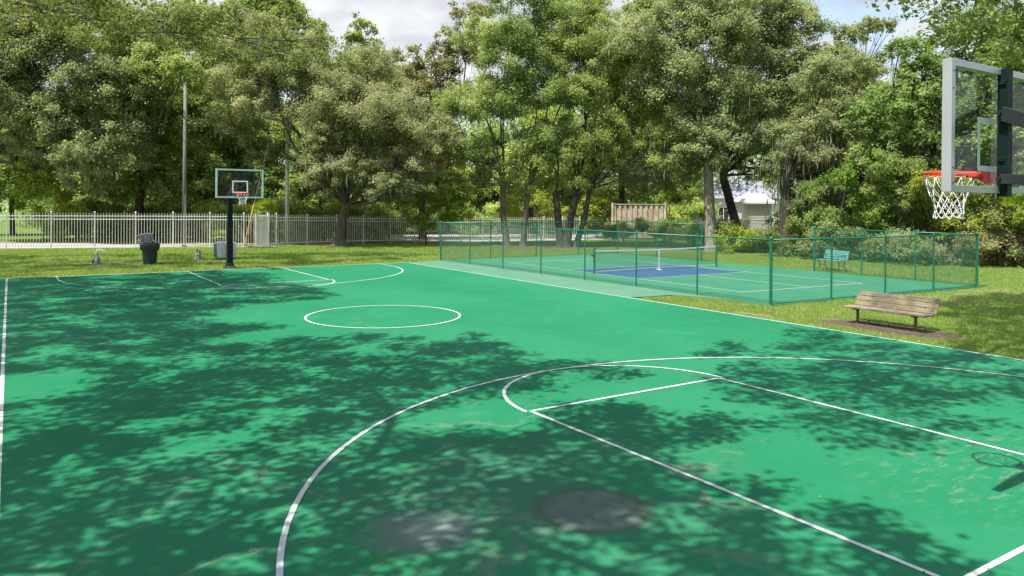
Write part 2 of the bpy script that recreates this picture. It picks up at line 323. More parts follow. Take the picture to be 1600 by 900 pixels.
def line_mat():
    m, nt, b = newmat('line_white')
    n1 = noise(nt, 1.1, 7, .65); n2 = noise(nt, 22, 8, .75); n3 = noise(nt, 120, 4, .6)
    c = mixc(nt, ramp(nt, n1, .32, .68), (.42, .45, .43), (.54, .56, .54))
    c = mixc(nt, math_(nt, 'MULTIPLY', ramp(nt, n2, .56, .68), .55), c, (.16, .30, .22))
    c = mixc(nt, math_(nt, 'MULTIPLY', ramp(nt, n3, .55, .75), .35), c, (.30, .36, .32))
    nt.links.new(c, b.inputs['Base Color']); b.inputs['Roughness'].default_value = .7; b.inputs['Specular IOR Level'].default_value = .2
    bump(nt, b, n3, .001, .6); return m
MAT = dict(
    court=court_mat(), lawn=grass_mat(),
    apron=worn_paint('faded_green', (.062, .17, .105), (.088, .195, .125)),
    tennis=worn_paint('sport_green', (.026, .155, .082), (.042, .18, .10)),
    blue=worn_paint('sport_blue', (.018, .065, .135), (.032, .085, .165)),
    line=line_mat(),
    concrete=simple('concrete', (.28, .27, .255), .85, var=.15, scale=1.5, bumpd=.004),
    asphalt=simple('asphalt_grey', (.38, .36, .33), .9, var=.22, scale=.8, bumpd=.004),
    green=simple('green_vinyl', (.005, .13, .075), .35, var=.12),
    wiregreen=simple('green_wire', (.006, .13, .07), .4, var=.1),
    wiregrey=simple('grey_wire', (.10, .11, .10), .5, var=.2), greysteel=simple('grey_steel', (.36, .38, .38), .45, .4, var=.15),
    darksteel=simple('dark_steel', (.03, .045, .04), .5, .2, var=.2),
    picket=simple('picket_paint', (.70, .68, .63), .5, var=.1, scale=2),
    pole=simple('dark_green_powdercoat', (.004, .014, .013), .55, 0, var=.25, scale=5, spec=.15),
    arm=simple('charcoal_steel', (.016, .020, .021), .55, 0, var=.3, scale=4, spec=.25),
    alu=simple('aluminium', (.40, .41, .425), .38, .35, var=.06, scale=5), boardpaint=simple('board_border', (.43, .56, .53), .4, .1, var=.06),
    white=simple('white_paint', (.78, .79, .78), .5, var=.05), red=simple('rim_orange_red', (.72, .045, .02), .35, var=.08),
    rope=simple('net_white', (.62, .61, .58), .8, var=.08), black=simple('black', (.02, .02, .022), .5),
    bolt=simple('bolt_dark', (.03, .03, .035), .4, .5),
    glass=glass_mat(),
    bark=bark_mat('bark_oak', (.055, .042, .032), (.15, .125, .10)), barklt=bark_mat('bark_light', (.09, .08, .065), (.26, .24, .20)),
    barkd=bark_mat('bark_dark', (.022, .018, .014), (.07, .056, .042)),
    poletimber=simple('pole_timber', (.15, .145, .115), .85, var=.3, scale=6, stretch=(4, 4, .3)),
    polepale=simple('pole_pale', (.62, .60, .54), .85, var=.25, scale=5, stretch=(4, 4, .4)),
    bench=plank_mat('weathered_plank', (.075, .058, .045), (.165, .128, .095), (.25, .195, .135)),
    benchteal=simple('teal_slat', (.10, .28, .265), .6, var=.2), benchframe=simple('bench_iron', (.02, .06, .055), .5),
    rust=simple('rusty_pipe', (.13, .085, .055), .7, .3, var=.4, scale=20),
    bin=simple('bin_green', (.008, .032, .022), .45, var=.3, scale=14, bumpd=.004, bscale=25),
    fountain=simple('fountain_grey', (.22, .22, .22), .6, var=.25), chrome=simple('chrome', (.75, .76, .77), .2, .8, var=.05),
    cover=simple('vinyl_cover', (.42, .43, .46), .55, var=.25, scale=4, bumpd=.02, bscale=6), coverd=simple('vinyl_cover_dark', (.11, .115, .14), .6, var=.2),
    rock=simple('pale_rock', (.19, .18, .155), .9, var=.45, scale=9, bumpd=.02, bscale=14),
    yellow=simple('yellow_plastic', (.50, .36, .04), .45, var=.15),
    board=plank_mat('tan_fence_board', (.46, .40, .30), (.66, .58, .46), (.40, .30, .22), axis=2),
    siding=simple('white_siding', (.58, .57, .56), .6, var=.06), roofg=simple('grey_shingle', (.22, .235, .27), .9, var=.25, scale=6),
    roofw=simple('pale_metal_roof', (.42, .44, .47), .5, var=.06), shutter=simple('garage_door', (.48, .46, .43), .6, var=.05),
    dry=simple('dry_leaf', (.15, .10, .05), .9, var=.6, scale=3),
)
# leaf colours
MAT['oak'] = leaf_mat('leaf_oak', ((.16, .22, .075), (.28, .35, .13), (.44, .49, .23)))
MAT['greyoak'] = leaf_mat('leaf_grey_oak', ((.20, .235, .125), (.31, .345, .19), (.46, .475, .30)))
MAT['darkleaf'] = leaf_mat('leaf_dark', ((.11, .17, .06), (.20, .28, .095), (.33, .39, .16)))
MAT['lime'] = leaf_mat('leaf_lime', ((.14, .21, .03), (.27, .35, .05), (.42, .46, .09)), .42)
MAT['grassblade'] = leaf_mat('leaf_grass', ((.15, .27, .05), (.25, .38, .08), (.42, .46, .17)), .45)
MAT['moss'] = leaf_mat('leaf_moss', ((.10, .11, .07), (.16, .17, .11), (.24, .25, .17)), .3)

# ------------------------------------------------------------ setting: ground, court, paths
mb = MB(); mb.poly([(-220, -120), (320, -120), (320, 330), (-220, 330)], -.035)
tag(mb.build('ground', MAT['lawn']), kind='structure')
def sheet(name, pts, z, mat, thick=0):
    mb = MB(); mb.poly(pts, z)
    if thick:
        n = len(pts); v = [(p[0], p[1], z) for p in pts]+[(p[0], p[1], z-thick) for p in pts]
        mb.add(v, [(i, i+n, (i+1) % n+n, (i+1) % n) for i in range(n)])
    return tag(mb.build(name, mat), kind='structure')
sheet('basketball_court', [(-8.6, -3.5), (7.77, -3.5), (7.77, 29.22), (-8.6, 29.22)], 0, MAT['court'], .06)
sheet('court_apron', [(7.77, 14.2), (9.35, 14.05), (9.98, 12.6), (9.98, 29.9), (9.4, 29.7), (7.77, 29.22)], -.004, MAT['apron'], .05)
sheet('pickleball_court', [(9.98, 10.9), (20.7, 10.35), (21.0, 29.9), (9.98, 29.9)], -.004, MAT['tennis'], .05)
mb = MB(); mb.poly([(11.95, 18.22), (17.72, 18.12), (17.68, 22.45), (11.95, 22.55)], .001)
tag(mb.build('pickleball_kitchen', MAT['blue']), kind='structure')
def strip(mb, pts, wd, z, closed=False):
    P = np.array(pts, float); T = np.gradient(P, axis=0) if not closed else np.roll(P, -1, 0)-np.roll(P, 1, 0)
    T /= np.linalg.norm(T, axis=1)[:, None]; N = np.stack([-T[:, 1], T[:, 0]], 1)*wd/2
    a = P+N; b = P-N; k = len(P); v = [(x, y, z) for x, y in a]+[(x, y, z) for x, y in b]
    f = [(i, i+k, (i+1) % k+k, (i+1) % k) for i in range(k if closed else k-1)]
    mb.add(v, f)
def arc(cx, cy_, r_, a0, a1, n=64): return [(cx+r_*math.cos(R(a0+(a1-a0)*i/n)), cy_+r_*math.sin(R(a0+(a1-a0)*i/n))) for i in range(n+1)]
mb = MB(); LW = .052; L = 29.154; zz = [.003]
def ln(pts, closed=False, wd=LW): strip(mb, pts, wd, zz[0], closed); zz[0] += .0006
ln([(7.665, .11), (7.665, L)]); ln([(-7.71, .11), (-7.71, L)]); ln([(-7.74, L), (7.69, L)]); ln([(-7.74, .11), (7.69, .11)])
ln([(-1.83, .11), (-1.83, 5.565)]); ln([(1.83, .11), (1.83, 5.565)]); ln([(-1.8, 5.56), (1.8, 5.56)])
ln([(1.9*math.cos(R(t)), 5.565+1.86*math.sin(R(t))) for t in range(0, 181, 3)])
ln(arc(.113, 1.11, 6.316, -9, 189)); 
ln(arc(-.012, 14.44, 1.848, 0, 357, 119), True)
ln([(-1.83, L), (-1.83, L-5.827)]); ln([(1.83, L), (1.83, L-5.827)]); ln([(-1.8, L-5.827), (1.8, L-5.827)])
ln([(1.9*math.cos(R(t)), L-5.827-1.88*math.sin(R(t))) for t in range(0, 181, 3)])
ln([(-6.222, L), (-6.222, L-1.25)]+[(6.222*math.cos(R(t)), L-1.25-6.0*math.sin(R(t))) for t in range(178, 1, -3)]+[(6.222, L-1.25), (6.222, L)])
tag(mb.build('court_markings', MAT['line']), kind='structure')
mb = MB(); zz = [.003]
P0, P1, P2, P3 = (11.78, 13.38), (17.82, 13.08), (17.75, 26.9), (11.82, 27.0)
ln([P0, P1]); ln([P1, P2]); ln([P2, P3]); ln([P3, P0]); ln([(15.0, 13.2), (14.93, 18.17)]); ln([(14.9, 22.5), (14.85, 26.95)])
ln([(11.85, 18.22), (17.8, 18.12)]); ln([(11.85, 22.52), (17.75, 22.42)])
tag(mb.build('pickleball_markings', MAT['line']), kind='structure')
sheet('path', [G(-260, 391)[:2], G(-260, 378)[:2], G(0, 378.5)[:2], G(60, 378.5)[:2], G(110, 379)[:2], G(160, 380)[:2], G(230, 382)[:2], G(330, 383)[:2], G(430, 383)[:2], G(430, 385.5)[:2], G(300, 386.5)[:2], G(0, 387.5)[:2]][::-1], -.03, MAT['concrete'])
sheet('road', [G(560, 375)[:2], G(690, 377)[:2], G(850, 376)[:2], G(1000, 372)[:2], G(1180, 372)[:2], G(1180, 360)[:2], G(1000, 361)[:2], G(880, 364.5)[:2], G(690, 366)[:2], G(640, 367)[:2]], -.03, MAT['asphalt'])
sheet('far_road', [G(-200, 338)[:2], G(14, 337)[:2], G(14, 330)[:2], G(-200, 331)[:2]], -.03, MAT['concrete'])

# ------------------------------------------------------------ basketball hoops
def hoop(base_y, s, label, near):
    """s=+1: board faces +y (near end); board plane at base_y"""
    t = thing('basketball_hoop', (0, base_y-s*1.75, 0), label, 'basketball hoop', 'basketball hoops at the two ends of the court')
    by = base_y; py = by-s*1.65
    def B(mb, name, mat, par=None, **k):
        o = mb.build(name, mat, **k); return local(o, t) if par is None else setp(o, par)
    def setp(o, par): o.parent = par; return o
    # pole: two square tubes, lower wider, and a flared foot
    mb = MB(); mb.box((-.115, py-.115, .10), (.115, py+.115, 1.85)); B(mb, 'pole', MAT['pole'], bevel=.02)
    mb = MB(); mb.box((-.09, py-.09, 1.85), (.09, py+.09, 3.10)); mb.box((-.12, py-.12, 1.83), (.12, py+.12, 1.87)); B(mb, 'pole', MAT['pole'], bevel=.012)
    mb = MB(); mb.lathe([(.24, -.03), (.24, .02), (.17, .08), (.155, .20)], (0, py, 0), 24, sq=4); B(mb, 'base_cover', MAT['arm'], bevel=.006)
    for sx in (-1, 1):
        for sy_ in (-1, 1):
            mb = MB(); mb.lathe([(.02, .0), (.02, .05), (.012, .055)], (sx*.19, py+sy_*.19, .01), 6); B(mb, 'anchor_bolt', MAT['bolt'])
    # mast behind the board
    my = by-s*.085
    mb = MB(); mb.box((-.048, my-.045, 2.86), (.048, my+.045, 4.03))
    for z in (2.93, 3.2, 3.62, 3.9): mb.box((-.066, my-.03, z-.02), (.066, my+.03, z+.02))
    B(mb, 'mast', MAT['pole'], bevel=.004)
    # parallel arms (upper slopes up to the mast), one at each side
    for sx in (-1, 1):
        mb = MB(); mb.beam((sx*.10, py-s*.25, 2.86), (sx*.08, my, 3.62), .045, .13, up=(0, 0, 1)); B(mb, 'upper_arm', MAT['arm'], bevel=.004)
        mb = MB(); mb.beam((sx*.10, py-s*.1, 2.94), (sx*.08, my, 3.02), .035, .09); B(mb, 'lower_arm', MAT['arm'], bevel=.004)
    for z, y in ((2.98, py), (3.02, my), (3.62, my)):
        mb = MB(); mb.tube([(-.13, y, z), (.13, y, z)], .018, 8); B(mb, 'pivot_bolt', MAT['bolt'])
    # board
    mb = MB(); mb.box((-.895, by-.006, 2.915), (.895, by+.006, 4.02)); bd = B(mb, 'backboard', MAT['glass'])
    off = Vector(t.location)
    fm = MAT['alu'] if near else MAT['boardpaint']
    mb = MB(); ya, yb = (by-s*.07, by+s*.012); y0, y1 = min(ya, yb), max(ya, yb)
    mb.box((-.915, y0, 2.89), (-.855, y1, 4.035)); mb.box((.855, y0, 2.89), (.915, y1, 4.035))
    mb.box((-.855, y0, 2.89), (.855, y1, 2.95)); mb.box((-.855, y0, 3.975), (.855, y1, 4.035))
    fr = mb.build('board_frame', fm, bevel=.003); fr.parent = bd
    mb = MB()
    for z in (2.97, 3.10, 3.78, 3.93):
        for sx in (-1, 1):
          mb = MB(); mb.tube([(sx*.885, y0-.004 if s > 0 else y1+.004, z), (sx*.885, y0+.004 if s > 0 else y1-.004, z)], .008, 8)
          b = mb.build('rivet', MAT['bolt']); b.parent = bd
    mb = MB(); yq = by+s*.0085
    for (xa, za, xb, zb) in ((-.305, 3.09, .305, 3.14), (-.305, 3.53, .305, 3.58), (-.305, 3.14, -.255, 3.53), (.255, 3.14, .305, 3.53)):
        mb.box((xa, min(by+s*.0062, yq), za), (xb, max(by+s*.0062, yq), zb))
    q = mb.build('target_square', MAT['white']); q.parent = bd
    # rim, bracket, net
    ry = by+s*.405; rz = 3.09
    mb = MB()
    mb.tube([(.2286*math.cos(a), ry+.2286*math.sin(a), rz) for a in np.linspace(0, 2*math.pi, 49)[:-1]], .0095, 8, closed=True)
    mb.tube([(.2286*math.cos(a), ry+.2286*math.sin(a), rz-.03) for a in np.linspace(0, 2*math.pi, 49)[:-1]], .005, 6, closed=True)
    for a in np.linspace(0, 2*math.pi, 25)[:-1]: mb.beam((.2286*math.cos(a), ry+.2286*math.sin(a), rz), (.2286*math.cos(a), ry+.2286*math.sin(a), rz-.03), .006, .006)
    rim = B(mb, 'rim', MAT['red'], smooth=True)
    mb = MB(); mb.box((-.10, min(by+s*.013, by+s*.05), rz-.11), (.10, max(by+s*.013, by+s*.05), rz+.02))
    a1, b1 = sorted((by+s*.05, ry-s*.19)); mb.box((-.085, a1, rz-.045), (.085, b1, rz-.005))
    for sx in (-1, 1): mb.beam((sx*.07, by+s*.04, rz-.09), (sx*.06, ry-s*.20, rz-.03), .012, .02); mb.beam((sx*.085, by+s*.045, rz-.012), (sx*.17, ry-s*.15, rz-.012), .02, .02)
    o = mb.build('bracket', MAT['red'], bevel=.003); o.parent = rim
    mb = MB(); rows = [(.2286, -.03), (.175, -.17), (.148, -.24), (.132, -.30), (.125, -.355), (.128, -.405), (.13, -.44)]
    rng = random.Random(3 if near else 5)
    pts = []
    for k, (rr, dz) in enumerate(rows):
        pts.append([np.array((rr*math.cos(a), ry+rr*math.sin(a), rz+dz)) + (np.array([rng.uniform(-.008, .008) for _ in range(3)]) if k else 0) for a in [2*math.pi*(j+.5*(k % 2))/12 for j in range(12)]])
    for k in range(len(rows)-1):
        for j in range(12):
            for d in ((0, -1) if k % 2 == 0 else (0, 1)):
                p, q_ = pts[k][j], pts[k+1][(j+d) % 12]; mid = (p+q_)/2+np.array([0, 0, -.012])
                mb.tube([p, mid, q_], .0033, 5)
    for k in range(1, len(rows)):
        for p in pts[k]: mb.tube([p-np.array([0, 0, .009]), p+np.array([0, 0, .009])], .0055, 5)
    mb.tube(pts[0]+pts[0][:1], .003, 5)
    o = mb.build('net', MAT['rope'], smooth=True); o.parent = rim
    return t
hoop(.70, 1, 'near basketball hoop seen from behind, big clear board with light metal frame and white net', True)
hoop(L-.70, -1, 'far basketball hoop on dark green post at the court edge before the picket fence', False)

# ------------------------------------------------------------ chain-link fences
def mesh_wires(P, Q, h0, h1, pitch, rad, top2=None):
    """diamond wire between two ground points"""
    P = np.array(P[:2], float); Q = np.array(Q[:2], float); Lg = np.linalg.norm(Q-P); H = h1-h0
    n = int((Lg+H)/pitch); a = []; b = []
    for i in range(n+1):
        s0 = i*pitch-H                                    # rising to the right
        u0, v0, u1, v1 = s0, 0, s0+H, H
        if u0 < 0: v0 = -u0; u0 = 0
        if u1 > Lg: v1 = H-(u1-Lg); u1 = Lg
        if v1-v0 > .01: a.append((u0, v0)); b.append((u1, v1)); a.append((Lg-u0, v0)); b.append((Lg-u1, v1))
    a = np.array(a); b = np.array(b); d = (Q-P)/Lg; nn = np.array([-d[1], d[0]])
    def X(c, off):
        xy = P+c[:, :1]*d+nn*off; return np.concatenate([xy, c[:, 1:]+h0], 1)
    off = np.where(np.arange(len(a)) % 2 == 0, rad, -rad)[:, None]
    return prisms(X(a, off), X(b, off), rad)
def chain_fence(name, label, cat, runs, H, mats, pr, pitch, wr, group=None, end_r=None, midrail=False):
    base = runs[0][0]; t = thing(name, (base[0], base[1], 0), label, cat, group)
    done = set()
    for (P, Q, nseg) in runs:
        P = np.array(P, float); Q = np.array(Q, float)
        for i in range(nseg+1):
            p = P+(Q-P)*i/nseg; key = (round(p[0], 1), round(p[1], 1))
            if key in done: continue
            done.add(key); rr = end_r if (i in (0, nseg) and end_r) else pr
            mb = MB(); mb.tube([(p[0], p[1], -.04), (p[0], p[1], H)], rr, 12); mb.lathe([(rr*1.25, H), (rr*1.25, H+.02), (rr*.9, H+.05), (rr*.2, H+.065)], (p[0], p[1], 0), 12)
            for z in ((.25, .6, .95, 1.3, 1.6) if rr == end_r else (.4, .9, 1.4)): mb.tube([(p[0], p[1], z-.012), (p[0], p[1], z+.012)], rr*1.12, 10)
            local(mb.build('post', mats[0], smooth=False), t)
        mb = MB(); mb.tube([(P[0], P[1], H-.03), (Q[0], Q[1], H-.03)], .021, 10); local(mb.build('top_rail', mats[0], smooth=True), t)
        V, Fq = mesh_wires(P, Q, .02, H-.04, pitch, wr)
        local(fast('wire_mesh', V, Fq, mats[1]), t)
        V, Fq = prisms([(P[0], P[1], .05)], [(Q[0], Q[1], .05)], wr*1.4); local(fast('tension_wire', V, Fq, mats[1]), t)
    return t
A_, B_, G1, G2, C_, D_ = (9.62, 29.6), (20.9, 29.7), (20.92, 23.5), (20.91, 17.18), (20.45, 10.45), (10.07, 10.98)
chain_fence('chain_link_fence', 'low green vinyl chain-link fence enclosing the blue and green pickleball court', 'fence',
            [(D_, C_, 4), (A_, D_, 7), (A_, B_, 4), (B_, G1, 2), (G2, C_, 3)], 1.83, (MAT['green'], MAT['wiregreen']), .026, .075, .0027, end_r=.042)
chain_fence('boundary_fence', 'dark wire property fence in front of the shrubs behind the pickleball court', 'fence',
            [((29.6, 43.1), (34.8, 42.8), 2), ((34.8, 42.8), (34.6, 30), 5), ((34.6, 30), (34.2, 18.5), 5), ((34.2, 18.5), (33.2, 6), 5)], 1.75, (MAT['darksteel'], MAT['wiregrey']), .028, .085, .003)

# ------------------------------------------------------------ picket fence
FL = [(-16, 51.4), (-8, 49.0), (5, 45.45), (9.5, 46.3), (13, 46.0), (21, 44.9), (29.5, 43.15)]
def on_line(px):
    d = ray(px, 350)[:2]
    for p, q in zip(FL, FL[1:]):
        p, q = np.array(p), np.array(q); e = q-p
        A2 = np.array([[d[0], -e[0]], [d[1], -e[1]]]); s_ = np.linalg.solve(A2, p-CAM[:2])
        if s_[0] > 0 and -1e-6 <= s_[1] <= 1.000001: return p+e*s_[1]
def fh(x): return float(np.interp(x, [-10, 2, 6, 11, 17, 30], [2.02, 2.0, 1.96, 1.85, 1.77, 1.70]))
t = thing('picket_fence', (-16, 51.4, 0), 'long pale metal picket fence running behind the lawn and oak trees', 'fence')
posts = [-120, -55, 10, 80, 148, 212, 270.5, 328, 381, 418, 432, 480, 526, 568, 610, 648, 686, 721, 755, 788, 819, 850, 879, 906, 921]
PP = [on_line(x) for x in posts]; PP = [p for p in PP if p is not None]
for i, p in enumerate(PP):
    h = fh(p[0]); mb = MB(); mb.box((p[0]-.035, p[1]-.035, -.04), (p[0]+.035, p[1]+.035, h+.05)); mb.lathe([(.055, h+.05), (.055, h+.07), (.01, h+.10)], (p[0], p[1], 0), 4)
    local(mb.build('post', MAT['picket']), t)
for i, (p, q) in enumerate(zip(PP, PP[1:])):
    h = (fh(p[0])+fh(q[0]))/2; d = q-p; Lg = np.linalg.norm(d); d = d/Lg; n = max(1, int(round(Lg/.152)))
    mb = MB()
    for z in (h-.17, h-.36, .14): mb.beam((p[0]+d[0]*.035, p[1]+d[1]*.035, z), (q[0]-d[0]*.035, q[1]-d[1]*.035, z), .035, .045)
    dense = 38 < 0
    for k in range(1, n):
        x, y = p+d*Lg*k/n
        mb.box((x-.0135, y-.0135, .05), (x+.0135, y+.0135, h-.04)); mb.add([(x-.0135, y-.0135, h-.04), (x+.0135, y-.0135, h-.04), (x+.0135, y+.0135, h-.04), (x-.0135, y+.0135, h-.04), (x, y, h+.03)], [(0, 1, 4), (1, 2, 4), (2, 3, 4), (3, 0, 4)])
    local(mb.build('picket_panel', MAT['picket']), t)
# solid pale gate panel standing against the fence
ga, gb = on_line(399), on_line(418.5); ga = ga-np.array([.02, .16]); gb = gb-np.array([.02, .16])
t = thing('gate', (ga[0], ga[1], 0), 'narrow pale gate with closely set boards in the picket fence beside the yellow guard', 'gate')
mb = MB()
for e in (ga, gb): mb.box((e[0]-.045, e[1]-.045, -.04), (e[0]+.045, e[1]+.045, 2.02))
local(mb.build('gate_post', MAT['picket']), t)
d = gb-ga; Lg = np.linalg.norm(d); d /= Lg; mb = MB()
for z in (1.83, 1.62, .12): mb.beam((*(ga+d*.05), z), (*(gb-d*.05), z), .04, .05)
for k in range(1, 9):
    x, y = ga+d*Lg*k/9; mb.box((x-.033, y+.024, .04), (x+.033, y+.04, 1.9))
local(mb.build('gate_leaf', MAT['picket']), t)

# ------------------------------------------------------------ net
na, nb = np.array([11.75, 20.68]), np.array([18.88, 20.76])
t = thing('pickleball_net', (na[0], na[1], 0), 'dark net with white headband strung across the pickleball court', 'net')
for e in (na, nb):
    mb = MB(); mb.tube([(e[0], e[1], -.02), (e[0], e[1], 1.0)], .045, 14); mb.lathe([(.05, 1.0), (.05, 1.02), (.01, 1.04)], (e[0], e[1], 0), 14)
    p_ = local(mb.build('post', MAT['green']), t)
mb = MB(); mb.box((na[0]-.16, na[1]-.05, .68), (na[0]-.04, na[1]+.05, .76)); local(mb.build('winder', MAT['green']), t)
def nz_(u): return .90-.05*math.sin(math.pi*u)
P, Q = [], []
Ln = nb[0]-na[0]; n = int(Ln/.045)
for i in range(n+1):
    u = i/n; x, y = na+(nb-na)*u; P.append((x, y, .05+.03*math.sin(math.pi*u))); Q.append((x, y, nz_(u)))
for j in range(19):
    for i in range(24):
        u, u2 = i/24, (i+1)/24; f = j/19; a = na+(nb-na)*u; b = na+(nb-na)*u2
        P.append((a[0], a[1], .06+(nz_(u)-.06)*f)); Q.append((b[0], b[1], .06+(nz_(u2)-.06)*f))
V, Fq = prisms(P, Q, .0022); local(fast('net_mesh', V, Fq, MAT['black']), t)
for name, zf, hh_ in (('headband', nz_, .055), ('bottom_tape', lambda u: .07+.04*math.sin(math.pi*u), .03)):
    mb = MB()
    for i in range(20):
        u, u2 = i/20, (i+1)/20; a = na+(nb-na)*u; b = na+(nb-na)*u2; mb.beam((a[0], a[1], zf(u)), (b[0], b[1], zf(u2)), .012, hh_)
    local(mb.build(name, MAT['white']), t)
m_ = (na+nb)/2; mb = MB(); mb.box((m_[0]-.028, m_[1]-.012, .0), (m_[0]+.028, m_[1]+.012, .87)); mb.box((m_[0]-.05, m_[1]-.14, 0.004), (m_[0]+.05, m_[1]+.14, .03)); local(mb.build('center_strap', MAT['white']), t)

# ------------------------------------------------------------ benches
def rotz(a): return np.array([[math.cos(a), -math.sin(a), 0], [math.sin(a), math.cos(a), 0], [0, 0, 1]])
t = thing('park_bench', (9.25, 7.17, 0), 'weathered brown plank bench on bare soil beside the basketball court sideline', 'bench')
y0, y1 = -.98, .98
def slat(name, x, z, w_, th, ang, yy0=y0, yy1=y1, mat='bench', par=t):
    a = R(ang); Rm = np.array([[math.cos(a), 0, math.sin(a)], [0, 1, 0], [-math.sin(a), 0, math.cos(a)]])
    mb = MB(); mb.box((x-w_/2, yy0, z-th/2), (x+w_/2, yy1, z+th/2), rot=Rm, c=(x, 0, z)); return mb.build(name, MAT[mat], par, bevel=.006)
for x, z, a in ((-.10, .35, -2), (.05, .347, -2), (.20, .342, -1)): slat('seat', x, z, .135, .04, a)
for x, z, a in ((.37, .41, -72), (.43, .53, -74), (.475, .645, -76)): slat('backrest', x, z, .105, .035, a)
for yy in (.70, -.69):
    mb = MB(); mb.tube([(0.02, yy, -.06), (0.02, yy, .30)], .032, 12); mb.lathe([(.06, .285), (.06, .30)], (.02, yy, 0), 12)
    lg = mb.build('leg', MAT['rust'], t)
    mb = MB(); mb.beam((-.15, yy, .315), (.24, yy, .308), .05, .03); mb.beam((.24, yy, .31), (.35, yy, .34), .05, .03); mb.beam((.40, yy, .33), (.51, yy, .70), .05, .025, up=(0, 1, 0)); mb.beam((.34, yy, .335), (.41, yy, .345), .05, .03)
    mb.build('bracket', MAT['rust'], t)
t = thing('park_bench', (21.95, 17.05, 0), 'small teal slatted bench on the lawn beyond the pickleball court gate opening', 'bench', rz=R(-12))
y0, y1 = -.68, .68
for x, z in ((-.2, .42), (-.09, .425), (.02, .42), (.13, .41)): slat('seat', x, z, .085, .025, 0, y0, y1, 'benchteal', t)
for x, z in ((.20, .50), (.235, .60), (.27, .70), (.30, .79)): slat('backrest', x, z, .085, .022, -72, y0, y1, 'benchteal', t)
for yy in (.55, -.55):
    mb = MB()
    mb.tube([(-.2, yy, .0), (-.13, yy, .18), (-.20, yy, .40)], [.022, .018, .02], 8); mb.tube([(.27, yy, 0), (.12, yy, .2), (.17, yy, .40)], [.022, .018, .02], 8)
    mb.beam((-.23, yy, .395), (.19, yy, .395), .03, .03); mb.tube([(.19, yy, .39), (.26, yy, .6), (.335, yy, .85)], .016, 8)
    mb.tube([(-.22, yy, .40), (-.23, yy, .60), (-.15, yy, .63), (.25, yy, .62)], .015, 8); mb.tube([(-.16, yy, .2), (.14, yy, .2)], .012, 6)
    mb.build('leg', MAT['benchframe'], t)

# ------------------------------------------------------------ items on the back lawn
def near_pt(px, py): g_ = G(px, py); return (g_[0], g_[1], -.03)
p = near_pt(234, 412)
t = thing('trash_bin', p, 'dark green round trash can with a black liner, standing before the picket fence', 'trash can')
mb = MB(); mb.lathe([(.25, 0), (.27, .03), (.33, .72), (.34, .74)], n=28); mb.build('bin_body', MAT['bin'], t, smooth=False, bevel=0)
mb = MB(); mb.lathe([(.345, .72), (.38, .74), (.39, .80), (.375, .88), (.33, .91), (.325, .88), (.3, .80)], n=28, sq=2.2); mb.build('rim_band', MAT['bin'], t)
rg = random.Random(4); th = np.linspace(0, 2*math.pi, 40)[:-1]; mb = MB(); vs = []
prof = [(.37, .93), (.405, .87), (.40, .76), (.37, .62)]
for k, (rr, z) in enumerate(prof):
    vs += [((rr+rg.uniform(-.014, .014))*math.cos(a), (rr+rg.uniform(-.014, .014))*math.sin(a), z+rg.uniform(-.02, .02)*(k+1)*.6) for a in th]
mb.add(vs, [(k*39+j, k*39+(j+1) % 39, (k+1)*39+(j+1) % 39, (k+1)*39+j) for k in range(3) for j in range(39)]); mb.build('liner', MAT['bin'], t)
p = (p[0]-.05, p[1]+.62, -.03)
t = thing('drinking_fountain', p, 'grey pedestal drinking fountain with side bowls behind the green trash can', 'drinking fountain')
mb = MB(); mb.box((-.14, -.14, 0), (.14, .14, 1.34)); mb.build('pedestal', MAT['fountain'], t, bevel=.02)
for sx, z in ((-1, 1.02), (1, 1.02), (-1, 1.25)):
    mb = MB(); mb.lathe([(.03, z-.18), (.07, z-.10), (.15, z-.02), (.16, z), (.13, z), (.05, z-.05)], (sx*.27, 0, 0), 18); o = mb.build('bowl', MAT['chrome'] if z < 1.2 else MAT['fountain'], t, smooth=False)
    mb = MB(); mb.tube([(sx*.13, 0, z-.1), (sx*.25, 0, z-.12)], .03, 8); mb.tube([(sx*.2, 0, z), (sx*.2, 0, z+.05), (sx*.25, 0, z+.06)], .012, 6); mb.build('spout', MAT['chrome'], o)
mb = MB(); mb.box((-.30, -.10, 1.0), (-.145, .10, 1.30)); mb.build('housing', MAT['fountain'], t, bevel=.02)
mb = MB(); mb.box((.145, -.1, 1.05), (.27, .1, 1.33)); mb.build('housing', MAT['fountain'], t, bevel=.02)

p = near_pt(350, 404); p = (p[0]+.05, p[1], p[2])
t = thing('covered_box', p, 'pale grey vinyl covered equipment box standing left of the far hoop post', 'box')
mb = MB(); mb.lathe([(.40, .07), (.43, .10), (.455, .40), (.445, .74), (.43, .80), (.36, .84), (.15, .86)], n=32, sq=7); mb.build('cover', [MAT['cover']], t, smooth=False)
mb = MB(); mb.box((-.462, -.30, .12), (-.452, .30, .74)); mb.build('side_flap', MAT['coverd'], t, bevel=.003)
for sx in (-1, 1):
    for sy_ in (-1, 1): mb = MB(); mb.box((sx*.3-.05, sy_*.3-.05, 0), (sx*.3+.05, sy_*.3+.05, .09)); mb.build('foot', MAT['black'], t)

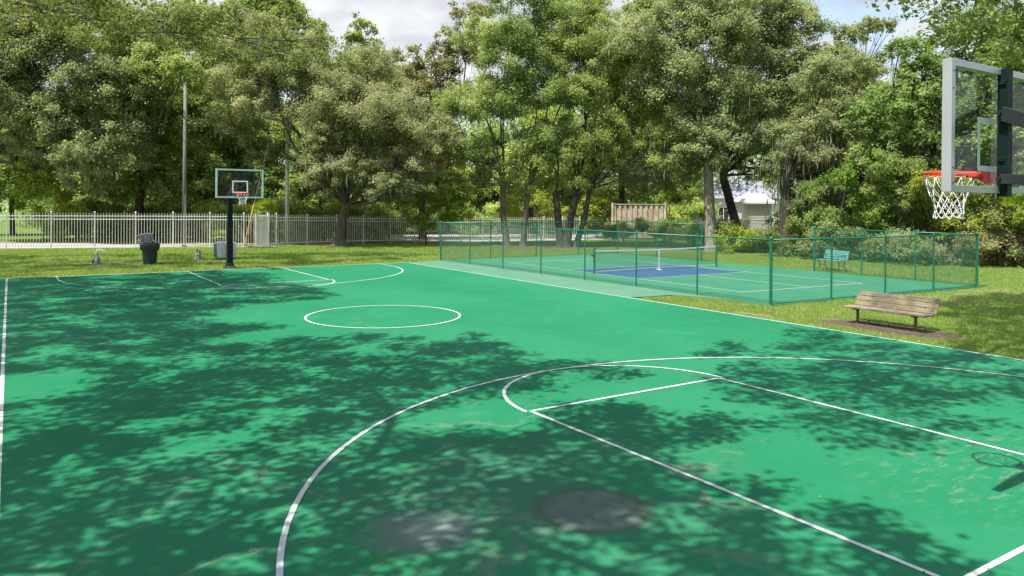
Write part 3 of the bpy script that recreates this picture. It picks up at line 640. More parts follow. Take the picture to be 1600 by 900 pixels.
p = near_pt(309, 407)
t = thing('stone_marker', p, 'small pale stone stub with a dark tap on top, between trash can and covered box', 'stone stub')
rg = random.Random(9); mb = MB(); n = 14; prof = [(.14, 0), (.15, .1), (.13, .22), (.135, .32), (.11, .38), (.04, .40)]
vs = [(rr*(1+rg.uniform(-.15, .15))*math.cos(2*math.pi*j/n), rr*(1+rg.uniform(-.15, .15))*math.sin(2*math.pi*j/n), z) for rr, z in prof for j in range(n)]
mb.add(vs, [(i*n+j, i*n+(j+1) % n, (i+1)*n+(j+1) % n, (i+1)*n+j) for i in range(5) for j in range(n)]+[tuple(5*n+j for j in range(n))]); mb.build('stub', MAT['rock'], t)
mb = MB(); mb.tube([(-.02, 0, .36), (-.03, 0, .56)], .03, 8); mb.tube([(.05, 0, .36), (.06, 0, .46), (.13, 0, .44)], .025, 8); mb.lathe([(.07, .38), (.09, .42), (.05, .47)], (.05, 0, 0), 10); mb.tube([(-.15, .02, 0), (-.14, .02, .3)], .008, 6); mb.build('tap', MAT['bolt'], t)

p = near_pt(151, 410.5)
t = thing('backflow_pipe', p, 'stubby stone post joined to a thin bent pale pipe on the back lawn at left', 'water pipe')
mb = MB(); n = 12; prof = [(.13, 0), (.12, .15), (.10, .30), (.09, .42), (.06, .50)]
vs = [(rr*(1+rg.uniform(-.12, .12))*math.cos(2*math.pi*j/n), rr*(1+rg.uniform(-.12, .12))*math.sin(2*math.pi*j/n), z) for rr, z in prof for j in range(n)]
mb.add(vs, [(i*n+j, i*n+(j+1) % n, (i+1)*n+(j+1) % n, (i+1)*n+j) for i in range(4) for j in range(n)]+[tuple(4*n+j for j in range(n))]); mb.build('stub', MAT['rock'], t)
mb = MB(); mb.tube([(0, 0, .46), (0, 0, .60), (.12, 0, .62), (.40, 0, .48), (.42, 0, .44), (.42, 0, 0)], .016, 8); mb.tube([(.09, 0, 0), (.09, 0, .42)], .014, 8); mb.build('pipe', MAT['picket'], t, smooth=True)
mb = MB(); mb.lathe([(.05, .02), (.07, .08), (.05, .16)], (-.13, 0, 0), 10); mb.tube([(-.13, 0, .16), (-.13, 0, .24)], .012, 6); mb.tube([(-.13, 0, .1), (0, 0, .1)], .02, 8); mb.build('valve', MAT['bolt'], t)

# ------------------------------------------------------------ utility poles and guy guard
def upole(px, py, top, r0, r1, mat, label, extra=None):
    b = G(px, py); Dp = depth(b); T = at(px-4, top, Dp); H = T[2]
    t = thing('utility_pole', (b[0], b[1], -.03), label, 'pole')
    mb = MB(); mb.tube([(0, 0, 0), (0, 0, H*.5), (0, 0, H)], [r0, (r0+r1)/2, r1], 14); mb.build('shaft', MAT[mat], t, smooth=True)
    mb = MB(); mb.box((-.02, -r0-.03, 0), (.02, -r0+.0, min(3.2, H*.4))); mb.build('conduit', MAT['greysteel'], t)
    if extra: extra(t, H)
    return t, b, H
def xarm(t, H):
    mb = MB(); mb.beam((-1.1, -.12, H-.35), (1.1, -.12, H-.35), .1, .12); mb.build('crossarm', MAT['poletimber'], t)
    for x in (-1, 0, 1):
        mb = MB(); mb.lathe([(.05, H-.29), (.03, H-.22), (.055, H-.17), (.03, H-.10)], (x, -.12, 0), 10); mb.build('insulator', MAT['fountain'], t)
upole(288, 384.5, 128, .13, .09, 'poletimber', 'tall brown wooden utility pole rising behind the fence near the trash can')
upole(448, 380, 178, .14, .11, 'polepale', 'tall pale wooden pole rising behind the fence right of the gate')
b0 = on_line(384); b0 = np.array([b0[0], b0[1]+.35, 0]); Dg = depth((b0[0], b0[1], 1)); b1 = at(397, 318, Dg+.3)
t = thing('guy_wire_guard', (b0[0], b0[1], -.03), 'leaning bright yellow plastic guard on a guy wire beside the narrow gate', 'guy guard')
mb = MB(); q = np.array([b1[0]-b0[0], b1[1]-b0[1], b1[2]])
mb.tube([q*0, q*1.0], .05, 8); mb.tube([q*.0+np.array([.12, 0, 0]), q*.95+np.array([.10, 0, 0])], .035, 8); mb.build('guard', MAT['yellow'], t)
mb = MB(); mb.tube([q*1.0, q*3.6], .012, 6); mb.build('wire', MAT['greysteel'], t)

# ------------------------------------------------------------ board fence, house, shed beyond
bl, br = at(958, 348, 58), at(1040, 350, 58); zt = at(958, 318, 58)[2]
t = thing('board_fence', (bl[0], bl[1], 0), 'tall tan fence of upright boards standing behind the trees at centre', 'fence')
d = (br-bl)[:2]; Lg = np.linalg.norm(d); d = d/Lg; e = np.array([-d[1], d[0]])
mb = MB(); n = 20
for k in range(n):
    c_ = bl[:2]+d*Lg*(k+.5)/n; off = e*(.03 if k % 2 else -.03)
    c_ = c_+off; wd = Lg/n*(1.12 if k % 2 == 0 else 1.2)
    mb.beam((*c_, .2), (*c_, zt-.08), wd, .03, up=(*d, 0) if False else (e[0], e[1], 0))
mb.build('boards', MAT['board']); o = bpy.data.objects['boards']; local(o, t)
mb = MB(); mb.beam((*bl[:2], zt-.05), (*br[:2], zt-.05), .14, .07)
for z in (.6, 1.5): mb.beam((*(bl[:2]+e*.09), z), (*(br[:2]+e*.09), z), .04, .09)
local(mb.build('rails', MAT['board']), t)
for q in (bl, br):
    mb = MB(); mb.box((q[0]-.09, q[1]-.09, -.04), (q[0]+.09, q[1]+.09, zt+.06)); local(mb.build('post', MAT['board']), t)
# house
hc = at(1160, 330, 76); ang = -YAW
def place(root, o): o.parent = root; return o
t = thing('house', (hc[0], hc[1], 0), 'white sided house with grey gabled roof glimpsed between the trees', 'house', rz=ang)
mb = MB(); mb.box((-5, 0, -.04), (4.3, 7, 3.5)); mb.build('wall', MAT['siding'], t)
mb = MB(); v = [(-5.4, -.4, 3.42), (4.7, -.4, 3.42), (4.7, 7.4, 3.42), (-5.4, 7.4, 3.42), (-5.4, 3.5, 5.3), (4.7, 3.5, 5.3)]
mb.add(v, [(0, 1, 5, 4), (2, 3, 4, 5), (0, 4, 3), (1, 2, 5), (3, 2, 1, 0)]); mb.build('roof', MAT['roofg'], t)
for x in (-3.6, -1.9):
    mb = MB(); mb.box((x-.5, -.06, 1.1), (x+.5, -.003, 2.5)); o = mb.build('window', MAT['black'], t)
    mb = MB()
    for (xa, za, xb, zb) in ((-.58, 1.02, .58, 1.1), (-.58, 2.5, .58, 2.58), (-.58, 1.1, -.5, 2.5), (.5, 1.1, .58, 2.5), (-.03, 1.1, .03, 2.5)): mb.box((x+xa, -.09, za), (x+xb, -.062, zb))
    mb.build('frame', MAT['white'], o)
sc_ = at(1184, 330, 68)
t = thing('shed', (sc_[0], sc_[1], 0), 'small white shed with pale low pitched roof in front of the house', 'shed', rz=ang)
mb = MB(); mb.box((-1.25, 0, -.04), (1.25, 3, 3.05))
mb.build('wall', MAT['siding'], t)
mb = MB(); mb.add([(-1.6, -.35, 3.05), (1.6, -.35, 3.05), (1.6, 3.35, 3.05), (-1.6, 3.35, 3.05), (-.7, 1.2, 3.85), (.7, 1.2, 3.85)], [(0, 1, 5, 4), (2, 3, 4, 5), (0, 4, 3), (1, 2, 5), (3, 2, 1, 0)]); mb.build('roof', MAT['roofw'], t)
mb = MB()
for k in range(9): mb.box((-1.0, -.03-.012*(k % 2), .3+k*.27), (1.0, -.004, .3+k*.27+.255))
mb.build('roller_door', MAT['shutter'], t)
mb = MB(); mb.box((-1.56, -.37, 2.9), (1.56, -.352, 3.045)); mb.build('fascia', MAT['white'], t)

# ------------------------------------------------------------ foliage
def leaf_cloud(cen, rad, n, size, rng, flat=.8, up=.7, asp=.6):
    """n leaves per clump (array); returns V, F, attr"""
    idx = np.repeat(np.arange(len(cen)), n); m = len(idx)
    d = rng.normal(size=(m, 3)); d /= np.linalg.norm(d, axis=1)[:, None]
    rr = rad[idx]*np.minimum(np.abs(rng.normal(size=(m, 3))).sum(1)*.36, 1.9)
    pos = cen[idx]+d*rr[:, None]*np.array([1, 1, flat])
    nn = d*.45+np.array([-.25, -.1, up])+rng.normal(size=(m, 3))*.5; nn /= np.linalg.norm(nn, axis=1)[:, None]
    t_ = rng.normal(size=(m, 3)); t_ -= nn*(t_*nn).sum(1)[:, None]; t_ /= np.linalg.norm(t_, axis=1)[:, None]; b_ = np.cross(nn, t_)
    L_ = (size*(.5+1.0*rng.random(m)**1.4))[:, None]; W_ = L_*asp
    V = np.stack([pos-t_*L_/2, pos+b_*W_/2-t_*L_*.05+nn*L_*.06, pos+t_*L_/2, pos-b_*W_/2-t_*L_*.05+nn*L_*.06], 1).reshape(-1, 3)
    Fq = np.arange(m*4).reshape(-1, 4)
    cr = rng.random(len(cen)); at_ = np.clip(.55*cr[idx]+.45*rng.random(m)+.08*rng.normal(size=m), 0, 1)
    return V, Fq, at_
def limb(mb, p, q, r0, r1, rng, bend=.12, n=6, seg=5):
    p = np.array(p, float); q = np.array(q, float); Ld = np.linalg.norm(q-p)
    off = rng.normal(size=3)*Ld*bend; off[2] += Ld*.04; t_ = np.linspace(0, 1, seg+1)[:, None]
    P = p+(q-p)*t_+off*(4*t_*(1-t_))*.5+rng.normal(size=(seg+1, 3))*Ld*.012*(t_*(1-t_)*4); P[0] = p; P[-1] = q
    mb.tube(P, np.linspace(r0, r1, seg+1), n, cap=False); return P
def lobe_clumps(lobes, rng, cr=(.45, .95), dens=1.):
    cen, rad = [], []
    for (c_, Rl) in lobes:
        Rl = float(Rl); n = max(5, int(dens*8.5*(Rl/.8)**2))
        d = rng.normal(size=(n, 3)); d /= np.linalg.norm(d, axis=1)[:, None]
        d[:, 2] = np.where(d[:, 2] < -.75, -d[:, 2]*.6, d[:, 2])
        rr = Rl*(.38+.62*rng.random(n)**.6)*(1+.12*rng.normal(size=n))
        cen.append(np.array(c_)+d*rr[:, None]*np.array([1, 1, .8])); rad.append(rng.uniform(cr[0], cr[1], n)*min(1.25, max(.55, Rl/2.6)))
    return np.concatenate(cen), np.concatenate(rad)
def tree(name, label, cat, base, lobes, tr, fork, leaf='oak', bark='bark', size=.17, dens=1., k=.52, tint=(1, 1, 1), group=None, seed=1, stems=None, moss=0, cr=(.34, .66), extra_limbs=True, maxleaf=60000):
    rng = np.random.default_rng(seed); base = np.array([base[0], base[1], 0.])
    t = thing(name, (base[0], base[1], -.03), label, cat, group)
    cen, rad = lobe_clumps(lobes, rng, cr, dens)
    maxleaf = int(maxleaf*1.9); n = (k*4*math.pi*rad**2/(size*size*.5*.55)).astype(int)+8
    if n.sum() > maxleaf: n = (n*maxleaf/n.sum()).astype(int)+4
    V, Fq, a_ = leaf_cloud(cen, rad, n, size, rng)
    o = fast('crown', V, Fq, MAT[leaf], attr=a_, loc=(base[0], base[1], -.03)); o.parent = t; o.location = (0, 0, 0)
    o.color = (*tint, 1)
    mb = MB(); stems = stems or [((0, 0), fork, tr)]
    tops = []
    for (bo, fk, r_) in stems:
        b = base+np.array([bo[0], bo[1], -.1]); f_ = np.array(fk, float)
        mid = (b+f_)/2+rng.normal(size=3)*.12*np.array([1, 1, 0])
        q1 = b+(mid-b)*.18
        mb.tube([b, b+np.array([0, 0, .12]), q1, mid, f_], [r_*1.55, r_*1.3, r_*1.03, r_*.86, r_*.78], 12, cap=False); tops.append((f_, r_))
    for (c_, Rl) in lobes:
        c_ = np.array(c_); j = int(np.argmin([np.linalg.norm(c_-f_) for f_, _ in tops])); f_, r_ = tops[j]
        Pn = limb(mb, f_-np.array([0, 0, .15]), c_, r_*.30, r_*.09, rng, n=8)
        sel = rng.permutation(len(cen))[:]; near = [i for i in sel if np.linalg.norm(cen[i]-c_) < Rl*1.15][:9]
        for i in near: limb(mb, Pn[rng.integers(2, 5)], cen[i], r_*.07, .008, rng, n=4, seg=3)
    tk = mb.build('trunk', MAT[bark], smooth=True, loc=(base[0], base[1], -.03)); tk.parent = t; tk.location = (0, 0, 0)
    if moss:
        vs = []; at2 = []
        low = cen[:, 2] < np.quantile(cen[:, 2], .5); ids = np.where(low)[0]
        m = moss; ii = rng.choice(ids, m); top_ = cen[ii]+rng.normal(size=(m, 3))*.35
        ln_ = rng.uniform(.3, 1.1, m); a = rng.uniform(0, math.pi, m); wv = np.stack([np.cos(a), np.sin(a), 0*a], 1)*rng.uniform(.02, .05, m)[:, None]
        mid = top_-np.stack([0*ln_, 0*ln_, ln_*.5], 1)+rng.normal(size=(m, 3))*.03; bot = top_-np.stack([0*ln_, 0*ln_, ln_], 1)+rng.normal(size=(m, 3))*.04
        V = np.stack([top_-wv*.4, top_+wv*.4, mid+wv, bot, mid-wv], 1).reshape(-1, 3); Fq = np.arange(m*5).reshape(-1, 5)
        moss = int(moss); o = fast('hanging_moss', V, Fq, MAT['moss'], attr=rng.random(m), loc=(base[0], base[1], -.03)); o['kind'] = 'stuff'; o.parent = t; o.location = (0, 0, 0)
    return t
def LB(D, *items):
    """lobes at view depth D (m): (px, py, radius in m[, extra depth])"""
    out = []
    for it in items:
        dd = D+(it[3] if len(it) > 3 else 0); out.append((at(it[0], it[1], dd), it[2]))
    return out
CEN = 'tall oak trees standing on the lawn behind the pickleball court'
# leaning oak left of centre
b = G(530, 383.5); D0 = depth(b)
tree('oak_tree', 'grey-green spreading oak with one short thick leaning trunk in front of the picket fence', 'tree', b,
     LB(D0, (520, 232, 2.0), (560, 255, 2.0), (640, 262, 1.9), (600, 190, 2.6), (520, 165, 2.7), (455, 112, 2.3), (675, 215, 1.9), (575, 120, 2.4, 2), (385, 120, 2.3), (360, 190, 1.8, 1), (410, 60, 2.2, 1), (500, 270, 1.3, -2), (487, 248, 1.0, -1.5), (508, 212, 1.4, -1.5), (395, 170, 1.5, -1), (540, 290, 1.1, 1), (660, 290, 1.1), (610, 285, 1.0, -2), (500, 300, .8, -1.5), (575, 300, .8, -1.5), (640, 300, .9, -1), (540, 270, 1.2, -2.5), (350, 80, 1.8, 2), (480, 85, 1.9, 2), (400, 230, 1.3, 1)),
     .37, at(541, 318, D0), 'greyoak', 'bark', size=.115, seed=11, maxleaf=170000, moss=500, tint=(.98, 1., .92))
# centre pair
b = G(806, 384); D0 = depth(b)
tree('oak_tree', 'bright green oak with two slim upright trunks behind the far left fence corner', 'tree', b,
     LB(D0, (735, 235, 1.8), (790, 270, 1.4), (845, 225, 2.1), (765, 160, 2.4), (845, 140, 2.4), (715, 155, 1.9, 1), (800, 75, 2.6), (860, 55, 2.3, 1), (740, 60, 1.7, 2), (880, 10, 2.1, 1), (800, -10, 2.0), (700, 280, 1.1), (750, 290, .9), (830, 285, .9), (690, 210, 1.3, 1)),
     .2, None, 'oak', 'bark', size=.12, seed=22, maxleaf=150000, moss=350, group=None, tint=(.97, 1.05, .9),
     stems=[((-.5, .25), at(786, 285, D0), .22), ((.45, -.2), at(826, 288, D0), .21)])
b = G(884, 385); D0 = depth(b)
tree('oak_tree', 'bright green oak with dark forking trunks spreading low behind the pickleball net', 'tree', b,
     LB(D0, (900, 225, 2.1), (950, 215, 2.2), (930, 150, 2.4), (1005, 175, 2.2), (1045, 245, 1.6, -1.5), (990, 95, 2.2), (905, 95, 2.3), (1075, 240, 1.0, -2), (930, 270, 1.1), (985, 255, 1.4), (870, 240, 1.2), (935, 40, 2.0, 1), (1020, 215, 1.3, -2), (905, 285, .7, -1)),
     .2, None, 'oak', 'barkd', size=.12, seed=33, maxleaf=150000, moss=400, tint=(1.05, 1.08, .9),
     stems=[((-.35, .1), at(868, 300, D0), .27), ((-.1, -.1), at(905, 290, D0), .30), ((.55, -.3), at(922, 292, D0), .2)])
b = at(1112, 365, 46)
tree('oak_tree', 'tall olive oak with a mottled pale trunk left of the white house', 'tree', b,
     LB(47, (1050, 120, 2.6), (1115, 60, 2.7), (1085, 190, 2.0), (1140, 145, 2.4), (1060, 30, 2.2, 1), (1010, 60, 2.2), (1160, 215, 1.6), (1100, 250, 1.2), (1130, 5, 2.2), (1075, 275, 1.0), (1105, 215, 1.3, -1.5), (1120, 255, .9, -1.5), (1080, 240, 1.2, -1.5), (1140, 215, 1.2, -1.5), (1030, 290, 1.2, 3), (985, 285, 1.2, 4)),
     .36, at(1106, 250, 46.5), 'greyoak', 'barklt', size=.145, seed=44, maxleaf=120000, moss=300, tint=(.92, 1., .85))
b = at(1160, 372, 51)
tree('oak_tree', 'tall olive oak on a slanting dark trunk crossing before the white house', 'tree', b,
     LB(50, (1190, 80, 2.6), (1235, 40, 2.4), (1205, 160, 2.3), (1255, 120, 2.2), (1175, 10, 2.2), (1215, 225, 1.6), (1160, 250, 1.0), (1180, 272, .8), (1205, 266, .9)),
     .34, at(1128, 270, 50), 'greyoak', 'barkd', size=.145, seed=55, maxleaf=100000, moss=400, tint=(.88, .97, .82))
b = at(1229, 385, 44)
tree('oak_tree', 'mossy dark oak with hanging grey strands right of the white house', 'tree', b,
     LB(45, (1275, 205, 2.1), (1245, 265, 1.2), (1320, 190, 2.1), (1290, 120, 2.0), (1335, 260, 1.5), (1290, 290, 1.2), (1230, 215, 1.4), (1215, 255, .8, -1), (1240, 240, 1.0, -1.5), (1265, 300, 1., -1.5), (1290, 250, 1.2, -1.5), (1345, 130, 1.5), (1250, 320, .9), (1310, 320, 1.1, 2), (1240, 300, .9)),
     .32, at(1229, 270, 44), 'greyoak', 'barkd', size=.13, seed=66, maxleaf=110000, moss=1500, tint=(.86, .94, .8))
# right
tree('broadleaf_tree', 'dark glossy broadleaf tree behind the near backboard at upper right', 'tree', at(1480, 380, 40),
     LB(41, (1360, 250, 1.3), (1350, 190, 1.3), (1555, 270, 1.3), (1405, 165, 1.9), (1450, 225, 1.9), (1520, 175, 2.2), (1455, 115, 1.7), (1545, 95, 2.0), (1390, 235, 1.4), (1500, 255, 1.5), (1420, 290, 1.1), (1430, 80, 1.0, 1), (1490, 50, 1.5), (1540, 15, 1.5), (1440, 110, 1.3, 1), (1570, 60, 1.5), (1405, 80, 1.0)),
     .3, at(1470, 290, 40), 'darkleaf', 'barkd', size=.19, seed=77, maxleaf=70000, tint=(1, 1.1, .9), dens=1.15)
tree('broadleaf_tree', 'dark broadleaf tree cut by the right edge behind the near hoop', 'tree', at(1640, 380, 36),
     LB(37, (1600, 120, 2.0), (1590, 215, 1.8), (1660, 170, 2.3), (1640, 60, 2.0), (1580, 40, 1.2), (1670, 280, 1.8), (1600, 285, 1.3)),
     .3, at(1650, 280, 36), 'darkleaf', 'barkd', size=.19, seed=88, maxleaf=60000, tint=(1.1, 1.15, .9), dens=1.15)
tree('broadleaf_tree', 'small tree poking into the sky at upper right', 'tree', at(1330, 370, 60),
     LB(60, (1325, 60, 1.5), (1360, 42, 1.2), (1300, 95, 1.8), (1345, 110, 1.8), (1310, 160, 2.4), (1370, 170, 2.2), (1385, 40, .8)),
     .22, at(1335, 190, 60), 'oak', 'barkd', size=.19, seed=99, maxleaf=34000, dens=1.3, k=.55, tint=(.85, .85, .85))
# left
tree('oak_tree', 'huge dull green oak filling the upper left corner behind the picket fence', 'tree', at(-60, 370, 52),
     LB(50, (20, 150, 2.8), (80, 75, 2.8), (105, 190, 2.7), (20, 45, 2.8), (160, 130, 2.8), (70, 225, 2.0), (185, 225, 2.4), (-40, 110, 3), (130, 20, 2.6), (15, 225, 1.4), (130, 275, 1.6), (120, 250, 1.7, -2)),
     .5, at(-30, 240, 51), 'greyoak', 'barkd', size=.145, seed=101, maxleaf=170000, moss=300, tint=(.84, .94, .8))
tree('oak_tree', 'dull green oak left of the brown utility pole behind the picket fence', 'tree', at(222, 372, 55),
     LB(54, (235, 150, 2.7), (285, 112, 1.2, -11), (285, 120, 2.0, -6), (250, 95, 2., -5), (270, 235, 2.2), (215, 70, 2.6), (300, 175, 2.4), (225, 290, 2.0), (165, 310, 1.6), (320, 270, 2.0), (270, 300, 1.8, -1), (195, 210, 2.2)),
     .34, at(225, 260, 54), 'oak', 'barkd', size=.18, seed=111, maxleaf=110000, tint=(.88, .95, .8))
tree('oak_tree', 'tall tree with bright top showing between the two utility poles', 'tree', at(350, 372, 62),
     LB(62, (340, 60, 2.6), (300, 30, 2.3), (400, 30, 2.6), (440, 20, 2.2), (480, 55, 2.0), (380, 120, 3), (320, 130, 2.8), (450, 110, 2.6), (270, 60, 2.0, 2), (330, 210, 2.6), (400, 220, 2.6)),
     .34, at(365, 220, 62), 'oak', 'barkd', size=.2, seed=121, maxleaf=90000, tint=(.85, .98, .7), dens=1.15)
tree('conical_tree', 'pointed bright green tree rising into the sky above the leaning oak', 'tree', at(572, 372, 66),
     LB(66, (565, 42, 1.2), (560, 72, 1.7), (585, 100, 2.0), (545, 110, 2.0), (610, 135, 2.2), (540, 165, 2.6), (590, 190, 2.8)),
     .3, at(572, 180, 66), 'lime', 'barkd', size=.2, seed=131, maxleaf=60000, tint=(.72, .85, .8))
tree('broadleaf_tree', 'brownish sparse tree just right of the pointed tree against the sky', 'tree', at(660, 372, 58),
     LB(58, (640, 95, 1.6), (680, 110, 2.0), (655, 150, 2.4), (705, 60, 1.3), (715, 160, 2.2), (640, 215, 2.4), (700, 235, 2.4), (690, 85, 1.4), (750, 30, 1.8, 3), (735, 75, 2.0, 3), (720, 20, 1.0)),
     .28, at(668, 240, 58), 'greyoak', 'barkd', size=.19, seed=141, maxleaf=60000, dens=.8, tint=(.85, .82, .68))
tree('broadleaf_tree', 'thin crown touching the cloud gap above the centre oaks', 'tree', at(975, 372, 62),
     LB(62, (960, 75, 2.2), (1010, 25, 2.2), (920, 20, 1.6), (985, 140, 3), (950, 230, 3), (1030, 200, 3), (925, -5, 1.4), (1040, -10, 2)),
     .3, at(970, 240, 62), 'oak', 'barkd', size=.2, seed=151, maxleaf=60000, tint=(.8, .84, .68))
# hanging vine and bright bushes
def shrub(name, label, cat, base, lobes, leaf, size=.15, seed=1, tint=(1, 1, 1), group=None, maxleaf=24000, dens=1.1, cr=(.35, .7)):
    return tree(name, label, cat, base, lobes, .05, (np.array(base)+np.array([0, 0, .5])), leaf, 'barkd', size=size, seed=seed, tint=tint, group=group, maxleaf=maxleaf, dens=dens, cr=cr)
shrub('shrub', 'bright yellow-green shrub behind the fence at far left', 'shrub', at(72, 372, 52)*np.array([1, 1, 0]), LB(51, (60, 270, 1.2), (45, 300, .9), (80, 300, 1.1), (85, 255, 1.0), (70, 345, .9), (85, 360, .9), (55, 330, .6), (110, 330, 1.1)), 'lime', seed=201, tint=(1., 1.0, .8), maxleaf=30000)
shrub('shrub', 'lime vine-covered shrub behind the fence right of the leaning oak', 'shrub', at(665, 372, 50)*np.array([1, 1, 0]), LB(50, (670, 285, .9), (665, 310, 1.0), (680, 335, 1.0), (655, 345, .9), (690, 300, .8), (720, 330, 1.2)), 'lime', seed=202, tint=(.8, .9, .8))
shrub('shrub', 'bright lime bushes seen under the centre oaks beyond the road', 'shrub', at(930, 350, 62)*np.array([1, 1, 0]), LB(62, (925, 325, 1.3), (940, 345, 1.3), (905, 345, 1.2), (870, 340, 1.4), (950, 310, 1.0), (845, 315, 1.2), (800, 325, 1.3)), 'lime', seed=203, maxleaf=30000)
RS = 'shrubs along the wire boundary fence'
spec = [(1245, 372, 42, 'darkleaf', 'low dark shrub at the foot of the mossy oak', (1., 1., 1.), 1.0),
        (1300, 350, 41, 'darkleaf', 'leafy mid-green shrub just right of the mossy oak', (1.2, 1.3, 1.), 1.4),
        (1350, 335, 40, 'lime', 'glossy green shrub left of the hanging basketball net', (.62, .8, .7), 1.5),
        (1400, 315, 39, 'oak', 'tall olive shrub right behind the pickleball fence corner', (.8, .95, .7), 1.7),
        (1455, 330, 38, 'lime', 'yellow-green shrub directly below the near basketball rim', (.95, .95, .75), 1.5),
        (1515, 335, 37, 'lime', 'bright lime shrub behind the net and fence end post', (1.05, 1.0, .8), 1.5),
        (1575, 335, 36, 'oak', 'pale green shrub at the right edge above the lawn', (1.0, 1., .8), 1.6),
        (1640, 350, 35, 'lime', 'green shrub cut by the right edge of view', (.8, .9, .7), 1.7),
        (1370, 270, 44, 'lime', 'vine-draped olive shrub rising to mid height right of the mossy oak', (.70, .72, .7), 1.9)]
for i, (px, py, D, lf, lab, ti, Rm) in enumerate(spec):
    b = at(px, py, D); b = np.array([b[0], b[1], 0]); gy = CAM[2]
    rr = random.Random(i); lob = []
    for q in range(11):
        lob.append((px+rr.uniform(-1, 1)*40, py+rr.uniform(-58, 48), Rm*rr.uniform(.25, .62), rr.uniform(-.9, 1.6)))
    shrub('shrub', lab, 'shrub', b, LB(D, *lob), lf, size=.12, seed=300+i, tint=tuple(.86*x for x in ti), group=RS, maxleaf=26000)
for i, (px, D, lf, lab, ti) in enumerate([
        (1100, 47.5, 'darkleaf', 'dark undergrowth clump at the foot of the pale trunked oak', (1, 1, 1)),
        (1150, 46, 'darkleaf', 'dark undergrowth clump under the slanting oak', (1.1, 1.1, 1)),
        (1130, 45, 'lime', 'small lime bush beneath the white house', (.9, .95, .8)),
        (1195, 45, 'darkleaf', 'dark undergrowth clump directly under the white shed', (1, 1, 1)),
        (1330, 39, 'greyoak', 'greyish low brush behind the teal bench', (.8, .9, .7)),
        (1420, 37.5, 'greyoak', 'greyish low brush behind the pickleball fence right side', (.85, .95, .75)),
        (1490, 36.5, 'greyoak', 'brown-grey brush right of the pickleball fence end', (.9, .85, .75)),
        (1560, 36, 'greyoak', 'dry tangled brush at the lawn edge on the right', (.95, .85, .75)),
        (975, 56.5, 'darkleaf', 'dark low bush in front of the left part of the tan board fence', (1.2, 1.1, .9)), (1028, 56, 'darkleaf', 'dark low bush in front of the right part of the tan board fence', (1.1, 1.1, .9)),
        (1630, 35, 'darkleaf', 'dark brush at the lawn edge past the right frame edge', (1, 1, 1))]):
    b = at(px, 380, D); b[2] = 0; rr = random.Random(50+i)
    if D > 55: D = D
    lob = [(b+np.array([rr.uniform(-1.4, 1.4), rr.uniform(-1.4, 1.4), rr.uniform(.3, 1.35 if lf != 'lime' else 1.0)]), rr.uniform(.45, .85)) for _ in range(7)]
    shrub('undergrowth_bush', lab, 'bush', b, lob, lf, size=.12, seed=350+i, tint=ti, group='low brush along the boundary', maxleaf=20000)
# fan palm at right edge
def palm(px, py, D, label, seed, n=22, Lf=1.3, rise=.9):
    rng = np.random.default_rng(seed); b = at(px, py, D); t = thing('palmetto', (b[0], b[1], 0), label, 'palm')
    mb = MB(); mb.tube([(0, 0, -.03), (0, 0, max(.3, b[2]-.3))], [.12, .09], 8); mb.build('trunk', MAT['barkd'], t)
    z0 = max(.3, b[2]-.3); Vs = []
    for i in range(n):
        az = rng.uniform(0, 6.28); el = rng.uniform(.2, 1.4); d = np.array([math.cos(az)*math.cos(el), math.sin(az)*math.cos(el), math.sin(el)])
        hub = np.array([0, 0, z0])+d*Lf*.55; side = np.cross(d, [0, 0, 1.]); side /= np.linalg.norm(side)+1e-9; u_ = np.cross(side, d)
        for j in range(15):
            a = R(-75+150*j/14); q = d*math.cos(a)+side*math.sin(a); e = hub+q*Lf*.6-np.array([0, 0, .10])*rng.random(); wv = np.cross(q, u_); wv /= np.linalg.norm(wv); wv = wv*.022
            m_ = (hub+e)/2; Vs += [hub, m_+wv, e, m_-wv]
    V = np.array(Vs); o = fast('fronds', V, np.arange(len(V)).reshape(-1, 4), MAT['lime'], t, attr=rng.random(len(V)//4)); o.color = (.9, 1, .9, 1)
palm(1588, 322, 35.4, 'fan palm with pale spiky fronds at the right edge', 5, Lf=1.1)
palm(412, 326, 49, 'small palm fronds showing above the narrow gate', 6, Lf=1.0)
palm(345, 372, 48, 'small leafy palm behind the fence above the covered box', 7, Lf=.8, n=16)

# background forest: one prototype with crown and trunk, then copies
def proto_tree(seed, h, name, leaf, label):
    rng = np.random.default_rng(seed); lob = []
    for i in range(9):
        a = rng.uniform(0, 6.28); r_ = rng.uniform(.2, 2.2); z = rng.uniform(.32, .93)*h; lob.append((np.array([r_*math.cos(a), r_*math.sin(a), z]), rng.uniform(1.5, 2.3)*(1.25-.45*z/h)))
    lob.append((np.array([0, 0, h*.88]), 1.5))
    return tree(name, label, 'tree', (0, 0, 0), lob, .22, (0, 0, h*.45), leaf, 'barkd', size=.2, seed=seed, maxleaf=52000, dens=.9)
BT = 'trees of the wood behind the picket fence and road'
protos = [proto_tree(401, 11.5, 'forest_tree', 'oak', 'x'), proto_tree(402, 10.5, 'forest_tree', 'darkleaf', 'x'), proto_tree(403, 12.5, 'forest_tree', 'greyoak', 'x')]
def copy_tree(o, parent=None):
    c = o.copy(); C.objects.link(c); c.parent = parent
    for ch in list(o.children): copy_tree(ch, c)
    return c
